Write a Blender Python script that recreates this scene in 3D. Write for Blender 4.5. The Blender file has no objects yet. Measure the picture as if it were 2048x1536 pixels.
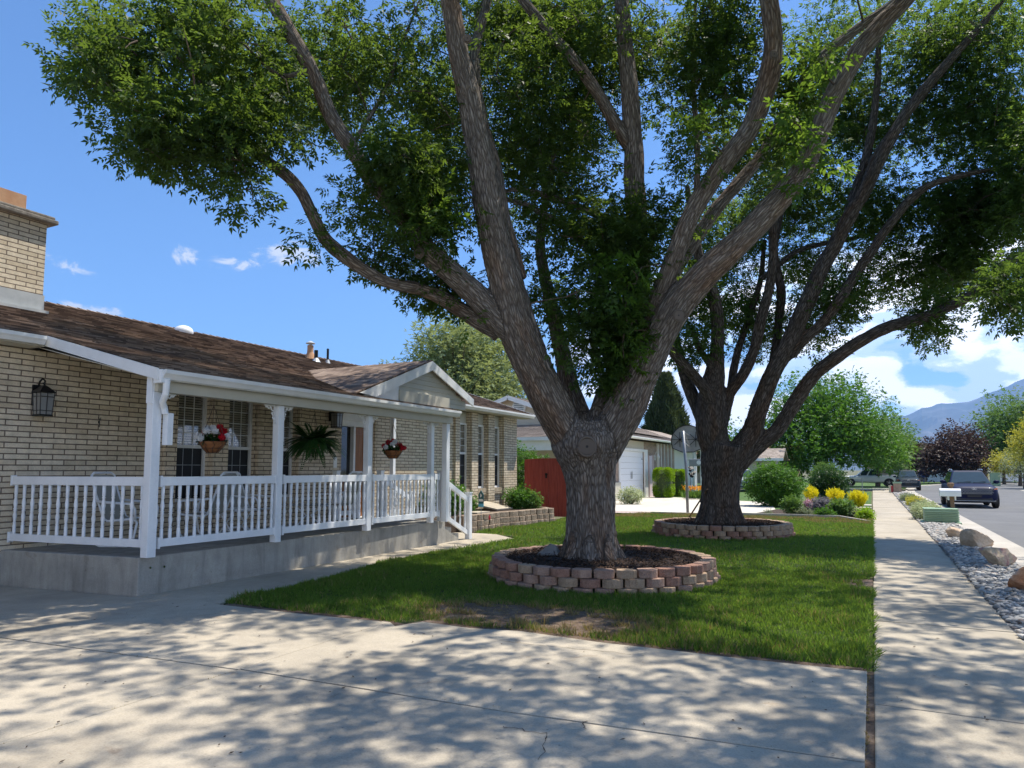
import bpy, math, random
import numpy as np
from mathutils import Vector, Matrix, noise
rnd=random.Random(7); NR=np.random.default_rng(11)
S=bpy.context.scene; COL=S.collection
# ---------------- camera ----------------
F=1420.;HC=1.6;CX=1024.;PITCH=math.radians(5.0);CY=940-F*math.tan(PITCH)
YAW=math.atan((1745-CX)/F*math.cos(PITCH))
_s,_c=math.sin(YAW),math.cos(YAW);_sp,_cp=math.sin(PITCH),math.cos(PITCH)
FW=np.array([-_s*_cp,_c*_cp,_sp]);RT=np.array([_c,_s,0.]);UP=np.cross(RT,FW)
cam=bpy.data.cameras.new('camera');cam.sensor_width=36;cam.lens=F/2048*36
cam.shift_y=(CY-768)/2048;cam.clip_start=.05;cam.clip_end=60000
co=bpy.data.objects.new('camera',cam);COL.objects.link(co)
co.location=(0,0,HC);co.rotation_euler=(math.pi/2+PITCH,0,YAW);S.camera=co
def P(px,py,X=None,Y=None,Z=None,d=None):
    """point of the place seen at a spot of the photograph, on a given plane or at a given distance"""
    r=FW+RT*(px-CX)/F-UP*(py-CY)/F;o=np.array([0,0,HC])
    if X is not None:t=X/r[0]
    elif Y is not None:t=Y/r[1]
    elif Z is not None:t=(Z-HC)/r[2]
    else:t=d
    return o+r*t
# ---------------- light ----------------
SUNV=Vector((.27,.36,1)).normalized()
W=bpy.data.worlds.new('World');S.world=W;W.use_nodes=True
wt=W.node_tree;wt.nodes.clear()
class NT:
    def __init__(s,t):s.t=t
    def n(s,typ,**k):
        nd=s.t.nodes.new(typ)
        for a,b in k.items():
            if a.startswith('i_'):
                nd.inputs[int(a[2:])].default_value=b
            else:setattr(nd,a,b)
        return nd
    def l(s,a,b):s.t.links.new(a,b)
    def m(s,op,a,b=None,c=None,clamp=False):
        nd=s.t.nodes.new('ShaderNodeMath');nd.operation=op;nd.use_clamp=clamp
        for i,v in enumerate((a,b,c)):
            if v is None:continue
            if isinstance(v,(int,float)):nd.inputs[i].default_value=v
            else:s.l(v,nd.inputs[i])
        return nd.outputs[0]
    def ss(s,v,a,b):
        nd=s.t.nodes.new('ShaderNodeMapRange');nd.interpolation_type='SMOOTHSTEP'
        s.l(v,nd.inputs[0]);nd.inputs[1].default_value=a;nd.inputs[2].default_value=b
        return nd.outputs[0]
    def mix(s,f,a,b,typ='MIX'):
        nd=s.t.nodes.new('ShaderNodeMix');nd.data_type='RGBA';nd.blend_type=typ
        for i,v in ((0,f),(6,a),(7,b)):
            if isinstance(v,(int,float)):nd.inputs[i].default_value=v
            elif isinstance(v,tuple):nd.inputs[i].default_value=(*v,1)
            else:s.l(v,nd.inputs[i])
        return nd.outputs[2]
    def noise(s,vec,scale,detail=4,rough=.55,dist=0):
        nd=s.n('ShaderNodeTexNoise');nd.inputs['Scale'].default_value=scale
        nd.inputs['Detail'].default_value=detail;nd.inputs['Roughness'].default_value=rough
        nd.inputs['Distortion'].default_value=dist
        if vec is not None:s.l(vec,nd.inputs['Vector'])
        return nd.outputs[0]
    def mapping(s,vec,sc=(1,1,1),loc=(0,0,0)):
        nd=s.n('ShaderNodeMapping');nd.inputs['Scale'].default_value=sc;nd.inputs['Location'].default_value=loc
        s.l(vec,nd.inputs[0]);return nd.outputs[0]
    def ramp(s,fac,stops):
        nd=s.n('ShaderNodeValToRGB');e=nd.color_ramp.elements
        while len(e)<len(stops):e.new(.5)
        for el,(p,c) in zip(e,stops):
            el.position=p;el.color=(*c,1) if len(c)==3 else c
        s.l(fac,nd.inputs[0]);return nd.outputs[0]
w=NT(wt);CT0,CT1,CB=.565,.615,11.5
sky=w.n('ShaderNodeTexSky');sky.sky_type='NISHITA';sky.sun_disc=False
sky.sun_elevation=math.asin(SUNV.z);sky.sun_rotation=math.atan2(SUNV.x,SUNV.y)
sky.altitude=1400;sky.air_density=1.0;sky.dust_density=.35;sky.ozone_density=3.2
tc=w.n('ShaderNodeTexCoord').outputs['Generated']
sep=w.n('ShaderNodeSeparateXYZ');w.l(tc,sep.inputs[0]);dx,dz=sep.outputs[0],sep.outputs[2]
base=w.mix(1.0,sky.outputs[0],(.74,.95,1.12),'MULTIPLY')
def puff(off):
    v=w.mapping(tc,(1,1,2.0),off)
    lo=w.noise(v,3.1,2,.5);hi=w.noise(v,11,8,.62,.15)
    vo=w.n('ShaderNodeTexVoronoi');vo.feature='SMOOTH_F1';vo.inputs['Scale'].default_value=15;vo.inputs['Smoothness'].default_value=.35
    wv=w.n('ShaderNodeVectorMath',operation='ADD');w.l(v,wv.inputs[0])
    nz=w.n('ShaderNodeTexNoise');nz.inputs['Scale'].default_value=9;nz.inputs['Detail'].default_value=5;w.l(v,nz.inputs['Vector'])
    sc=w.n('ShaderNodeVectorMath',operation='SCALE');w.l(nz.outputs['Color'],sc.inputs[0]);sc.inputs['Scale'].default_value=.07;w.l(sc.outputs[0],wv.inputs[1])
    w.l(wv.outputs[0],vo.inputs['Vector'])
    bil=w.m('SUBTRACT',.62,vo.outputs['Distance'])
    return w.m('ADD',w.m('ADD',w.m('MULTIPLY',lo,.5),w.m('MULTIPLY',hi,.5)),w.m('MULTIPLY',bil,.34))
n1=puff((0,0,0));n2=puff((.03,.02,.05))
# cumulus bank: low in the sky, toward the end of the street
mz=w.m('MULTIPLY',w.ss(dz,.31,.15),w.ss(dx,-.46,-.16))
cov=w.m('ADD',n1,w.m('MULTIPLY',mz,.16))
cu=w.ss(cov,CT0,CT1)
shade=w.ss(w.m('ADD',w.m('SUBTRACT',n2,n1),w.m('MULTIPLY',w.ss(dz,.20,.04),.03)),-.06,.055)
ccol=w.ramp(shade,[(0,(1,1,1)),(.4,(.93,.95,.99)),(.75,(.68,.77,.90)),(1,(.50,.62,.80))])
ccol=w.mix(1.0,ccol,(CB,CB,CB),'MULTIPLY')
veil=w.ss(w.noise(w.mapping(tc,(1,1,5),(2,0,0)),5,6,.6,.4),.42,.75)
base=w.mix(w.m('MULTIPLY',w.m('MULTIPLY',veil,mz),.75),base,(6.2,6.9,7.9))
cu=w.m('MULTIPLY',cu,w.ss(mz,.05,.35))
c1=w.mix(cu,base,ccol)
# thin high veil low down and a few lone wisps over the house roof
wis=None
for (px,py,sx,sz) in ((590,512,.055,.02),(462,526,.04,.012),(368,512,.022,.016),(130,530,.055,.012),(180,622,.05,.01),(1195,700,.08,.05),(1385,800,.03,.07)):
    v=FW+RT*(px-CX)/F-UP*(py-CY)/F;v=v/np.linalg.norm(v)
    sb=w.n('ShaderNodeVectorMath',operation='SUBTRACT');w.l(tc,sb.inputs[0]);sb.inputs[1].default_value=tuple(v)
    ml=w.n('ShaderNodeVectorMath',operation='MULTIPLY');w.l(sb.outputs[0],ml.inputs[0]);ml.inputs[1].default_value=(1/sx,1/sx,1/sz)
    ln=w.n('ShaderNodeVectorMath',operation='LENGTH');w.l(ml.outputs[0],ln.inputs[0])
    g=w.ss(ln.outputs['Value'],1.5,.0)
    wis=g if wis is None else w.m('MAXIMUM',wis,g)
wn=w.noise(w.mapping(tc,(1,1,2)),24,8,.68,.9)
wf=w.ss(w.m('ADD',w.m('MULTIPLY',wn,1.5),w.m('MULTIPLY',wis,.5)),.98,1.28)
wf=w.m('MULTIPLY',w.m('MULTIPLY',wf,.85),w.ss(wis,.02,.4))
c2=w.mix(wf,c1,(5.2,5.4,5.7))
bg=w.n('ShaderNodeBackground');bg.inputs[1].default_value=.112;w.l(c2,bg.inputs[0])
wo=w.n('ShaderNodeOutputWorld');w.l(bg.outputs[0],wo.inputs[0])
sl=bpy.data.lights.new('sun','SUN');sl.energy=4.7;sl.angle=math.radians(.5);sl.color=(1,.94,.83)
so=bpy.data.objects.new('sun',sl);COL.objects.link(so);so.rotation_euler=SUNV.to_track_quat('Z','Y').to_euler();so.location=(5,5,30)
S.view_settings.view_transform='Standard';S.view_settings.look='None';S.view_settings.exposure=.72;S.view_settings.gamma=1
S.cycles.max_bounces=8;S.cycles.sample_clamp_indirect=4;S.cycles.transparent_max_bounces=8
# ---------------- materials ----------------
def mat(name,col,rough=.6,metal=0,spec=.5,**k):
    m=bpy.data.materials.new(name);m.use_nodes=True;b=m.node_tree.nodes['Principled BSDF']
    b.inputs['Base Color'].default_value=(*col,1);b.inputs['Roughness'].default_value=rough
    b.inputs['Metallic'].default_value=metal;b.inputs['Specular IOR Level'].default_value=spec
    for a,v in k.items():b.inputs[a.replace('_',' ')].default_value=v
    return m
def nmat(name,stops,scale=5,rough=.8,bump=0,bscale=None,detail=6,sc=(1,1,1),spec=.3,dist=0,fine=None,metal=0):
    m=mat(name,stops[0][1],rough,metal,spec);t=NT(m.node_tree);b=m.node_tree.nodes['Principled BSDF']
    tc=t.n('ShaderNodeTexCoord').outputs['Object'];v=t.mapping(tc,sc)
    nz=t.noise(v,scale,detail,.6,dist);c=t.ramp(nz,stops)
    if fine:
        f=t.noise(v,fine[0],3,.6);c=t.mix(1.0,c,t.ramp(f,[(.3,(fine[1],)*3),(.7,(fine[2],)*3)]),'MULTIPLY')
    t.l(c,b.inputs['Base Color'])
    if bump:
        bn=t.n('ShaderNodeBump');bn.inputs['Strength'].default_value=bump;bn.inputs['Distance'].default_value=.02
        t.l(t.noise(v,bscale or scale*4,6,.6),bn.inputs['Height']);t.l(bn.outputs[0],b.inputs['Normal'])
    return m
def leafmat(name,c1,c2,trans=.4,rough=.45,tcol=None,hue=None):
    m=bpy.data.materials.new(name);m.use_nodes=True;t=NT(m.node_tree);b=m.node_tree.nodes['Principled BSDF']
    geo=t.n('ShaderNodeNewGeometry');tc=t.n('ShaderNodeTexCoord').outputs['Object']
    f=t.m('ADD',t.m('MULTIPLY',geo.outputs['Random Per Island'],.6),t.m('MULTIPLY',t.noise(tc,.7,3),.5))
    c=t.ramp(f,[(.15,c1),(.85,c2)]);t.l(c,b.inputs['Base Color'])
    b.inputs['Roughness'].default_value=rough+.08;b.inputs['Specular IOR Level'].default_value=.22
    tr=t.n('ShaderNodeBsdfTranslucent')
    tc2=tcol or tuple(min(1,x*y) for x,y in zip(c2,(2.2,2.0,.9)))
    t.l(t.mix(.5,c,tc2),tr.inputs[0])
    mx=t.n('ShaderNodeMixShader');mx.inputs[0].default_value=trans
    t.l(b.outputs[0],mx.inputs[1]);t.l(tr.outputs[0],mx.inputs[2])
    t.l(mx.outputs[0],m.node_tree.nodes['Material Output'].inputs[0]);return m
def concrete(name,c,var=.12,stain=.25,bump=.25,streak=False):
    m=mat(name,c,.88,0,.25);t=NT(m.node_tree);b=m.node_tree.nodes['Principled BSDF']
    tc=t.n('ShaderNodeTexCoord').outputs['Object']
    big=t.noise(tc,.55,5,.62,.4);med=t.noise(tc,4,6,.65);fine=t.noise(tc,90,3,.7)
    vs=t.n('ShaderNodeTexVoronoi');vs.inputs['Scale'].default_value=55;t.l(tc,vs.inputs['Vector'])
    def g(a):return (a,a,a)
    col=t.mix(1.0,tuple(c),t.ramp(big,[(.3,g(1-stain)),(.55,g(1.0)),(.8,g(1+var))]),'MULTIPLY')
    col=t.mix(1.0,col,t.ramp(med,[(.3,(1-var,1-var,1-var*.9)),(.7,(1+var*.6,)*3)]),'MULTIPLY')
    col=t.mix(1.0,col,t.ramp(fine,[(.25,g(.78)),(.6,g(1.06))]),'MULTIPLY')
    pits=t.ramp(vs.outputs['Distance'],[(.05,g(.55)),(.16,g(1))])
    col=t.mix(t.ss(t.noise(tc,1.7,4),.52,.62),col,t.mix(1.0,col,pits,'MULTIPLY'))
    # small dark scattered spots of dropped bits
    v2=t.n('ShaderNodeTexVoronoi');v2.inputs['Scale'].default_value=7;t.l(t.mapping(tc,(1,1.4,1)),v2.inputs['Vector'])
    col=t.mix(1.0,col,t.ramp(v2.outputs['Distance'],[(.035,g(.45)),(.06,g(1))]),'MULTIPLY')
    if streak:
        st=t.noise(t.mapping(tc,(2.2,2.2,.35)),2.0,6,.65,.6)
        col=t.mix(1.0,col,t.ramp(st,[(.3,g(.68)),(.5,g(.97)),(.75,g(1.12))]),'MULTIPLY')
    # sparse brown leaf stains and tyre-rubbed patches
    sm=t.noise(t.mapping(tc,(1,1.3,1),(3,1,0)),2.6,7,.72,.8)
    col=t.mix(t.m('MULTIPLY',t.ss(sm,.60,.72),.55),col,t.mix(1.0,col,(.62,.50,.42),'MULTIPLY'))
    sm2=t.noise(t.mapping(tc,(.5,.12,1),(0,2,0)),1.6,5,.6,.5)
    col=t.mix(t.m('MULTIPLY',t.ss(sm2,.52,.68),.5),col,t.mix(1.0,col,(.80,.79,.78),'MULTIPLY'))
    t.l(col,b.inputs['Base Color'])
    bn=t.n('ShaderNodeBump');bn.inputs['Strength'].default_value=bump;bn.inputs['Distance'].default_value=.01
    t.l(t.m('ADD',med,t.m('MULTIPLY',fine,.5)),bn.inputs['Height']);t.l(bn.outputs[0],b.inputs['Normal']);return m
def wallvec(t):
    """face-aligned (u,v) from object coordinates for upright or pitched faces"""
    tc=t.n('ShaderNodeTexCoord').outputs['Object'];sp=t.n('ShaderNodeSeparateXYZ');t.l(tc,sp.inputs[0])
    nn=t.n('ShaderNodeNewGeometry').outputs['True Normal'];sn=t.n('ShaderNodeSeparateXYZ');t.l(nn,sn.inputs[0])
    isx=t.m('GREATER_THAN',t.m('ABSOLUTE',sn.outputs[0]),t.m('ABSOLUTE',sn.outputs[1]))
    u=t.m('ADD',t.m('MULTIPLY',sp.outputs[1],isx),t.m('MULTIPLY',sp.outputs[0],t.m('SUBTRACT',1,isx)))
    w_=t.m('ADD',t.m('MULTIPLY',sp.outputs[0],isx),t.m('MULTIPLY',sp.outputs[1],t.m('SUBTRACT',1,isx)))
    return tc,sp,u,w_
def brickmat(name,c1,c2,mortar,bw,bh,ms=.009,bias=0,squash=1,pitched=False,bump=.7,rough=.85,off=.5,rowline=False):
    m=mat(name,c1,rough,0,.3);t=NT(m.node_tree);b=m.node_tree.nodes['Principled BSDF']
    tc,sp,u,w_=wallvec(t)
    v=t.m('MULTIPLY',w_,1.054) if pitched else sp.outputs[2]
    cb=t.n('ShaderNodeCombineXYZ');t.l(u,cb.inputs[0]);t.l(v,cb.inputs[1])
    br=t.n('ShaderNodeTexBrick');t.l(cb.outputs[0],br.inputs['Vector']);br.offset=off
    for k,x in (('Scale',1),('Mortar Size',ms),('Mortar Smooth',.15),('Bias',bias),('Brick Width',bw),('Row Height',bh)):br.inputs[k].default_value=x
    br.inputs['Color1'].default_value=(*c1,1);br.inputs['Color2'].default_value=(*c2,1);br.inputs['Mortar'].default_value=(*mortar,1)
    n_=t.noise(tc,9,6,.65);n2=t.noise(tc,60,3,.7)
    col=t.mix(1.0,br.outputs[0],t.ramp(n_,[(.3,(.8,.79,.78)),(.7,(1.12,1.1,1.08))]),'MULTIPLY')
    col=t.mix(1.0,col,t.ramp(n2,[(.3,(.82,)*3),(.65,(1.08,)*3)]),'MULTIPLY')
    # soot and rain marks of their own
    col=t.mix(1.0,col,t.ramp(t.noise(tc,1.1,5,.6),[(.3,(.84,.82,.8)),(.55,(1,1,1))]),'MULTIPLY')
    t.l(col,b.inputs['Base Color'])
    bn=t.n('ShaderNodeBump');bn.inputs['Strength'].default_value=bump;bn.inputs['Distance'].default_value=.012
    h=t.m('ADD',t.m('MULTIPLY',br.outputs['Fac'],-1),t.m('MULTIPLY',n2,.25));t.l(h,bn.inputs['Height']);t.l(bn.outputs[0],b.inputs['Normal'])
    return m
M={}
M['brick']=brickmat('cream_brick',(.74,.645,.49),(.59,.495,.355),(.18,.138,.108),.335,.0795,.009)
M['soldier']=brickmat('soldier_brick',(.60,.51,.38),(.50,.42,.30),(.10,.07,.055),.085,.30,.008,off=0)
M['nbrick']=brickmat('mottled_brick',(.40,.29,.22),(.26,.19,.15),(.42,.38,.33),.22,.075,.007)
M['tanbrick']=brickmat('tan_brick',(.50,.36,.25),(.42,.30,.2),(.4,.34,.28),.22,.075,.007)
M['shingle']=brickmat('brown_shingle',(.17,.105,.072),(.075,.046,.034),(.03,.02,.016),.22,.0001,0,pitched=True)
def shingle(name,cs):
    m=mat(name,cs[0],.92,0,.2);t=NT(m.node_tree);b=m.node_tree.nodes['Principled BSDF']
    tc,sp,u,w_=wallvec(t);geo=t.n('ShaderNodeNewGeometry')
    cb=t.n('ShaderNodeCombineXYZ');t.l(u,cb.inputs[0]);t.l(t.m('MULTIPLY',t.m('FLOOR',t.m('MULTIPLY',w_,7.4)),3.17),cb.inputs[1])
    cell=t.n('ShaderNodeTexVoronoi');cell.inputs['Scale'].default_value=3.7;t.l(cb.outputs[0],cell.inputs['Vector'])
    sc=t.n('ShaderNodeSeparateColor');t.l(cell.outputs['Color'],sc.inputs[0])
    f=t.m('ADD',t.m('MULTIPLY',sc.outputs[0],.6),t.m('MULTIPLY',t.noise(tc,1.5,5),.45))
    col=t.ramp(f,[(.15,cs[0]),(.5,cs[1]),(.9,cs[2])])
    col=t.mix(1.0,col,t.ramp(t.noise(tc,140,2,.8),[(.3,(.7,)*3),(.65,(1.2,)*3)]),'MULTIPLY')
    t.l(col,b.inputs['Base Color'])
    bn=t.n('ShaderNodeBump');bn.inputs['Strength'].default_value=.5;bn.inputs['Distance'].default_value=.01
    t.l(t.m('ADD',sc.outputs[0],t.noise(tc,140,2,.8)),bn.inputs['Height']);t.l(bn.outputs[0],b.inputs['Normal']);return m
M['shingle']=shingle('brown_shingle',((.075,.053,.043),(.175,.125,.096),(.33,.25,.195)))
M['nshingle']=shingle('tan_shingle',((.2,.165,.14),(.30,.25,.21),(.42,.35,.30)))
M['rshingle']=shingle('red_shingle',((.25,.12,.08),(.36,.2,.14),(.42,.27,.2)))
M['white']=nmat('white_vinyl',[(.3,(.72,.74,.76)),(.7,(.84,.85,.86))],3,.38,0,spec=.5,fine=(40,.96,1.02))
M['trim']=nmat('white_trim',[(.25,(.66,.66,.64)),(.7,(.80,.80,.79))],2.5,.45,.05,spec=.4)
M['almond']=nmat('almond_siding',[(.3,(.47,.44,.36)),(.7,(.52,.49,.40))],3,.55,.05)
M['concrete']=concrete('driveway_concrete',(.465,.405,.315))
M['sidewalk']=concrete('sidewalk_concrete',(.435,.38,.295),.14,.22)
M['porchc']=concrete('porch_concrete',(.38,.36,.315),.15,.25,.4,streak=True)
M['curb']=concrete('curb_concrete',(.48,.44,.38),.1,.2)
M['ndrive']=concrete('neighbor_concrete',(.60,.55,.46),.06,.1)
M['asphalt']=nmat('asphalt',[(.3,(.125,.125,.128)),(.7,(.175,.175,.175))],.6,.9,.3,120,fine=(160,.7,1.25))
M['dirt']=nmat('dirt',[(.3,(.10,.065,.045)),(.55,(.17,.12,.085)),(.8,(.27,.21,.16))],7,.95,.8,40,fine=(60,.7,1.2))
M['gravelbase']=nmat('gravel_bed',[(.35,(.16,.15,.14)),(.5,(.33,.32,.31)),(.65,(.5,.49,.47))],22,.9,1,30,detail=2,fine=(40,.6,1.2))
M['mulch']=nmat('mulch',[(.3,(.012,.008,.006)),(.7,(.05,.03,.022))],25,.95,1,60)
M['chip']=leafmat('mulch_chip',(.012,.008,.006),(.09,.055,.038),.0,.9)
M['soil']=nmat('soil',[(.3,(.035,.024,.017)),(.7,(.09,.06,.042))],12,.95,.8,50)
M['lawn']=nmat('lawn_soil',[(.3,(.03,.05,.012)),(.6,(.05,.07,.02)),(.8,(.12,.10,.05))],3,.95,.5,60)
M['farlawn']=nmat('far_lawn',[(.3,(.05,.10,.022)),(.7,(.10,.17,.04))],2,.95,.8,60,fine=(50,.6,1.3))
M['ground']=nmat('terrain',[(.3,(.08,.09,.04)),(.7,(.17,.16,.09))],.06,.95)
M['grass']=leafmat('grass_blade',(.018,.062,.009),(.145,.255,.04),.48,.55,(.36,.52,.05))
M['drygrass']=leafmat('dry_grass',(.16,.13,.06),(.34,.26,.13),.3,.8)
M['leaf']=leafmat('tree_leaf',(.014,.034,.010),(.046,.088,.020),.42,.45,(.34,.50,.05))
M['leaf2']=leafmat('tree_leaf_far',(.015,.040,.010),(.052,.10,.022),.44,.45,(.34,.52,.06))
M['sprout']=leafmat('sprout_leaf',(.024,.065,.010),(.065,.14,.02),.48,.45,(.36,.55,.05))
M['willow']=leafmat('willow_leaf',(.12,.165,.07),(.26,.32,.16),.3,.7)
M['conifer']=leafmat('conifer_leaf',(.03,.052,.022),(.085,.115,.045),.15,.6)
M['gleaf']=leafmat('bright_leaf',(.03,.095,.012),(.085,.2,.025),.35,.45)
M['gleaf2']=leafmat('mid_leaf',(.05,.12,.025),(.12,.22,.05),.35,.5)
M['hedge']=leafmat('hedge_leaf',(.10,.2,.01),(.25,.40,.02),.35,.4)
M['gold']=leafmat('gold_leaf',(.66,.56,.01),(.95,.84,.03),.35,.6,(.95,.85,.03))
M['varieg']=leafmat('variegated_leaf',(.15,.26,.08),(.62,.64,.38),.25,.5,(.6,.62,.3))
M['sage']=leafmat('sage_leaf',(.10,.14,.09),(.24,.29,.19),.25,.6)
M['orangefl']=leafmat('orange_petal',(.75,.22,.01),(.9,.45,.02),.3,.6,(.9,.4,.02))
M['yellowbush']=leafmat('yellowish_leaf',(.2,.24,.03),(.42,.40,.06),.3,.5)
M['purple']=leafmat('purple_leaf',(.024,.015,.014),(.08,.05,.042),.18,.5,(.11,.05,.04))
M['redfl']=leafmat('red_petal',(.35,.004,.012),(.62,.015,.03),.2,.5,(.6,.02,.03))
M['whitefl']=leafmat('white_petal',(.62,.62,.62),(.9,.9,.9),.25,.5,(.9,.9,.9))
M['pinkfl']=leafmat('pink_petal',(.5,.2,.3),(.7,.45,.5),.25,.5,(.7,.4,.5))
M['fern']=leafmat('fern_leaf',(.010,.032,.008),(.03,.085,.016),.3,.3,(.07,.16,.02))
M['lavender']=leafmat('lavender_leaf',(.16,.15,.17),(.30,.28,.30),.25,.7,(.3,.28,.3))
M['black']=mat('black_metal',(.012,.012,.013),.4,.3)
M['rubber']=mat('rubber',(.02,.02,.021),.85)
M['chrome']=mat('chrome',(.6,.6,.62),.15,1)
M['steel']=nmat('galvanised_steel',[(.3,(.22,.23,.24)),(.7,(.36,.37,.38))],6,.5,0,metal=.6)
M['glassdark']=mat('window_glass',(.018,.02,.022),.04,0,.8)
M['screen']=mat('insect_screen',(.014,.015,.018),.5,0,.3)
M['lampglass']=mat('lantern_glass',(.24,.24,.23),.12,0,.6)
M['flue']=nmat('clay_flue',[(.3,(.42,.22,.12)),(.7,(.55,.33,.19))],4,.85,.2)
M['cap']=nmat('cap_mortar',[(.3,(.14,.12,.10)),(.7,(.28,.25,.21))],14,.95,.6)
M['flash']=nmat('metal_flashing',[(.3,(.42,.44,.45)),(.7,(.55,.56,.56))],4,.5,0,metal=.3)
M['redwood']=nmat('red_stain',[(.25,(.24,.035,.027)),(.7,(.42,.085,.06))],4,.75,.4,30,sc=(6,6,.5))
M['greenbox']=nmat('green_enamel',[(.3,(.24,.36,.235)),(.7,(.31,.43,.28))],2,.55,.05)
M['wood']=nmat('weathered_wood',[(.3,(.16,.10,.06)),(.7,(.28,.18,.11))],5,.85,.4,30,sc=(5,5,.5))
M['door']=nmat('stained_door',[(.3,(.20,.075,.022)),(.7,(.32,.13,.04))],4,.35,.1,sc=(5,5,.5))
M['terracotta']=nmat('coco_liner',[(.3,(.20,.075,.03)),(.7,(.34,.15,.06))],20,.95,.6)
def blockm(name,a,b_):return nmat(name,[(.3,a),(.7,b_)],9,.92,.8,45,fine=(70,.72,1.18))
M['blk0']=blockm('red_block',(.24,.125,.09),(.37,.215,.155))
M['blk1']=blockm('tan_block',(.31,.215,.14),(.43,.31,.215))
M['blk2']=blockm('rose_block',(.29,.17,.125),(.40,.27,.205))
M['rough']=blockm('split_block',(.22,.16,.11),(.42,.33,.25))
M['rock0']=nmat('sandstone',[(.3,(.40,.27,.17)),(.5,(.55,.42,.30)),(.75,(.62,.54,.44))],2.5,.85,.7,14,fine=(25,.8,1.1))
M['rock1']=nmat('pink_stone',[(.28,(.33,.22,.13)),(.45,(.50,.40,.28)),(.58,(.42,.20,.18)),(.75,(.62,.55,.50))],3.2,.85,.7,14,dist=.6,fine=(25,.8,1.1))
M['rock2']=nmat('rust_stone',[(.35,(.36,.14,.06)),(.5,(.42,.22,.12)),(.6,(.58,.53,.47))],3,.85,.7,14,fine=(25,.8,1.1))
M['mountain']=nmat('mountain_rock',[(.3,(.055,.075,.05)),(.55,(.11,.11,.085)),(.75,(.24,.22,.2))],.0022,.95,1,.01,detail=9)
def barkmat(name,lo,mid,hi):
    m=mat(name,mid,.93,0,.2);t=NT(m.node_tree);b=m.node_tree.nodes['Principled BSDF']
    at=t.n('ShaderNodeAttribute',attribute_name='bark').outputs['Vector']
    wob=t.n('ShaderNodeTexNoise');wob.inputs['Scale'].default_value=7;wob.inputs['Detail'].default_value=4;t.l(at,wob.inputs['Vector'])
    ad0=t.n('ShaderNodeVectorMath',operation='MULTIPLY_ADD');t.l(wob.outputs['Color'],ad0.inputs[0]);ad0.inputs[1].default_value=(.06,.06,.06);t.l(at,ad0.inputs[2]);ad=t.n('ShaderNodeVectorMath',operation='MULTIPLY');t.l(ad0.outputs[0],ad.inputs[0]);ad.inputs[1].default_value=(1,1,.62)
    vo=t.n('ShaderNodeTexVoronoi');vo.feature='DISTANCE_TO_EDGE';vo.inputs['Scale'].default_value=30;t.l(ad.outputs[0],vo.inputs['Vector'])
    r=t.m('MULTIPLY',t.ss(vo.outputs[0],.0,.30),t.ss(t.noise(ad.outputs[0],22,6,.7),.22,.60))
    nf=t.noise(ad.outputs[0],48,6,.75)
    h=t.m('ADD',t.m('MULTIPLY',r,.75),t.m('MULTIPLY',nf,.9))
    big=t.noise(at,2.3,4,.6)
    c=t.ramp(t.m('MULTIPLY',h,.66),[(.26,lo),(.5,mid),(.82,hi)])
    c=t.mix(t.ss(big,.50,.68),c,t.mix(1.0,c,(1.0,.80,.66),'MULTIPLY'));c=t.mix(1.0,c,t.ramp(t.noise(at,5.5,5,.65),[(.3,(.72,.72,.72)),(.65,(1.12,1.12,1.12))]),'MULTIPLY')
    t.l(c,b.inputs['Base Color'])
    bn=t.n('ShaderNodeBump');bn.inputs['Strength'].default_value=1.0;bn.inputs['Distance'].default_value=.03
    t.l(h,bn.inputs['Height']);t.l(bn.outputs[0],b.inputs['Normal']);return m
M['bark']=barkmat('bark_grey_brown',(.095,.075,.062),(.235,.20,.17),(.37,.325,.285))
M['bark2']=barkmat('bark_dark',(.045,.035,.028),(.125,.102,.085),(.215,.18,.155))
M['twig']=nmat('twig',[(.3,(.07,.05,.038)),(.7,(.14,.105,.08))],8,.9)
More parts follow.
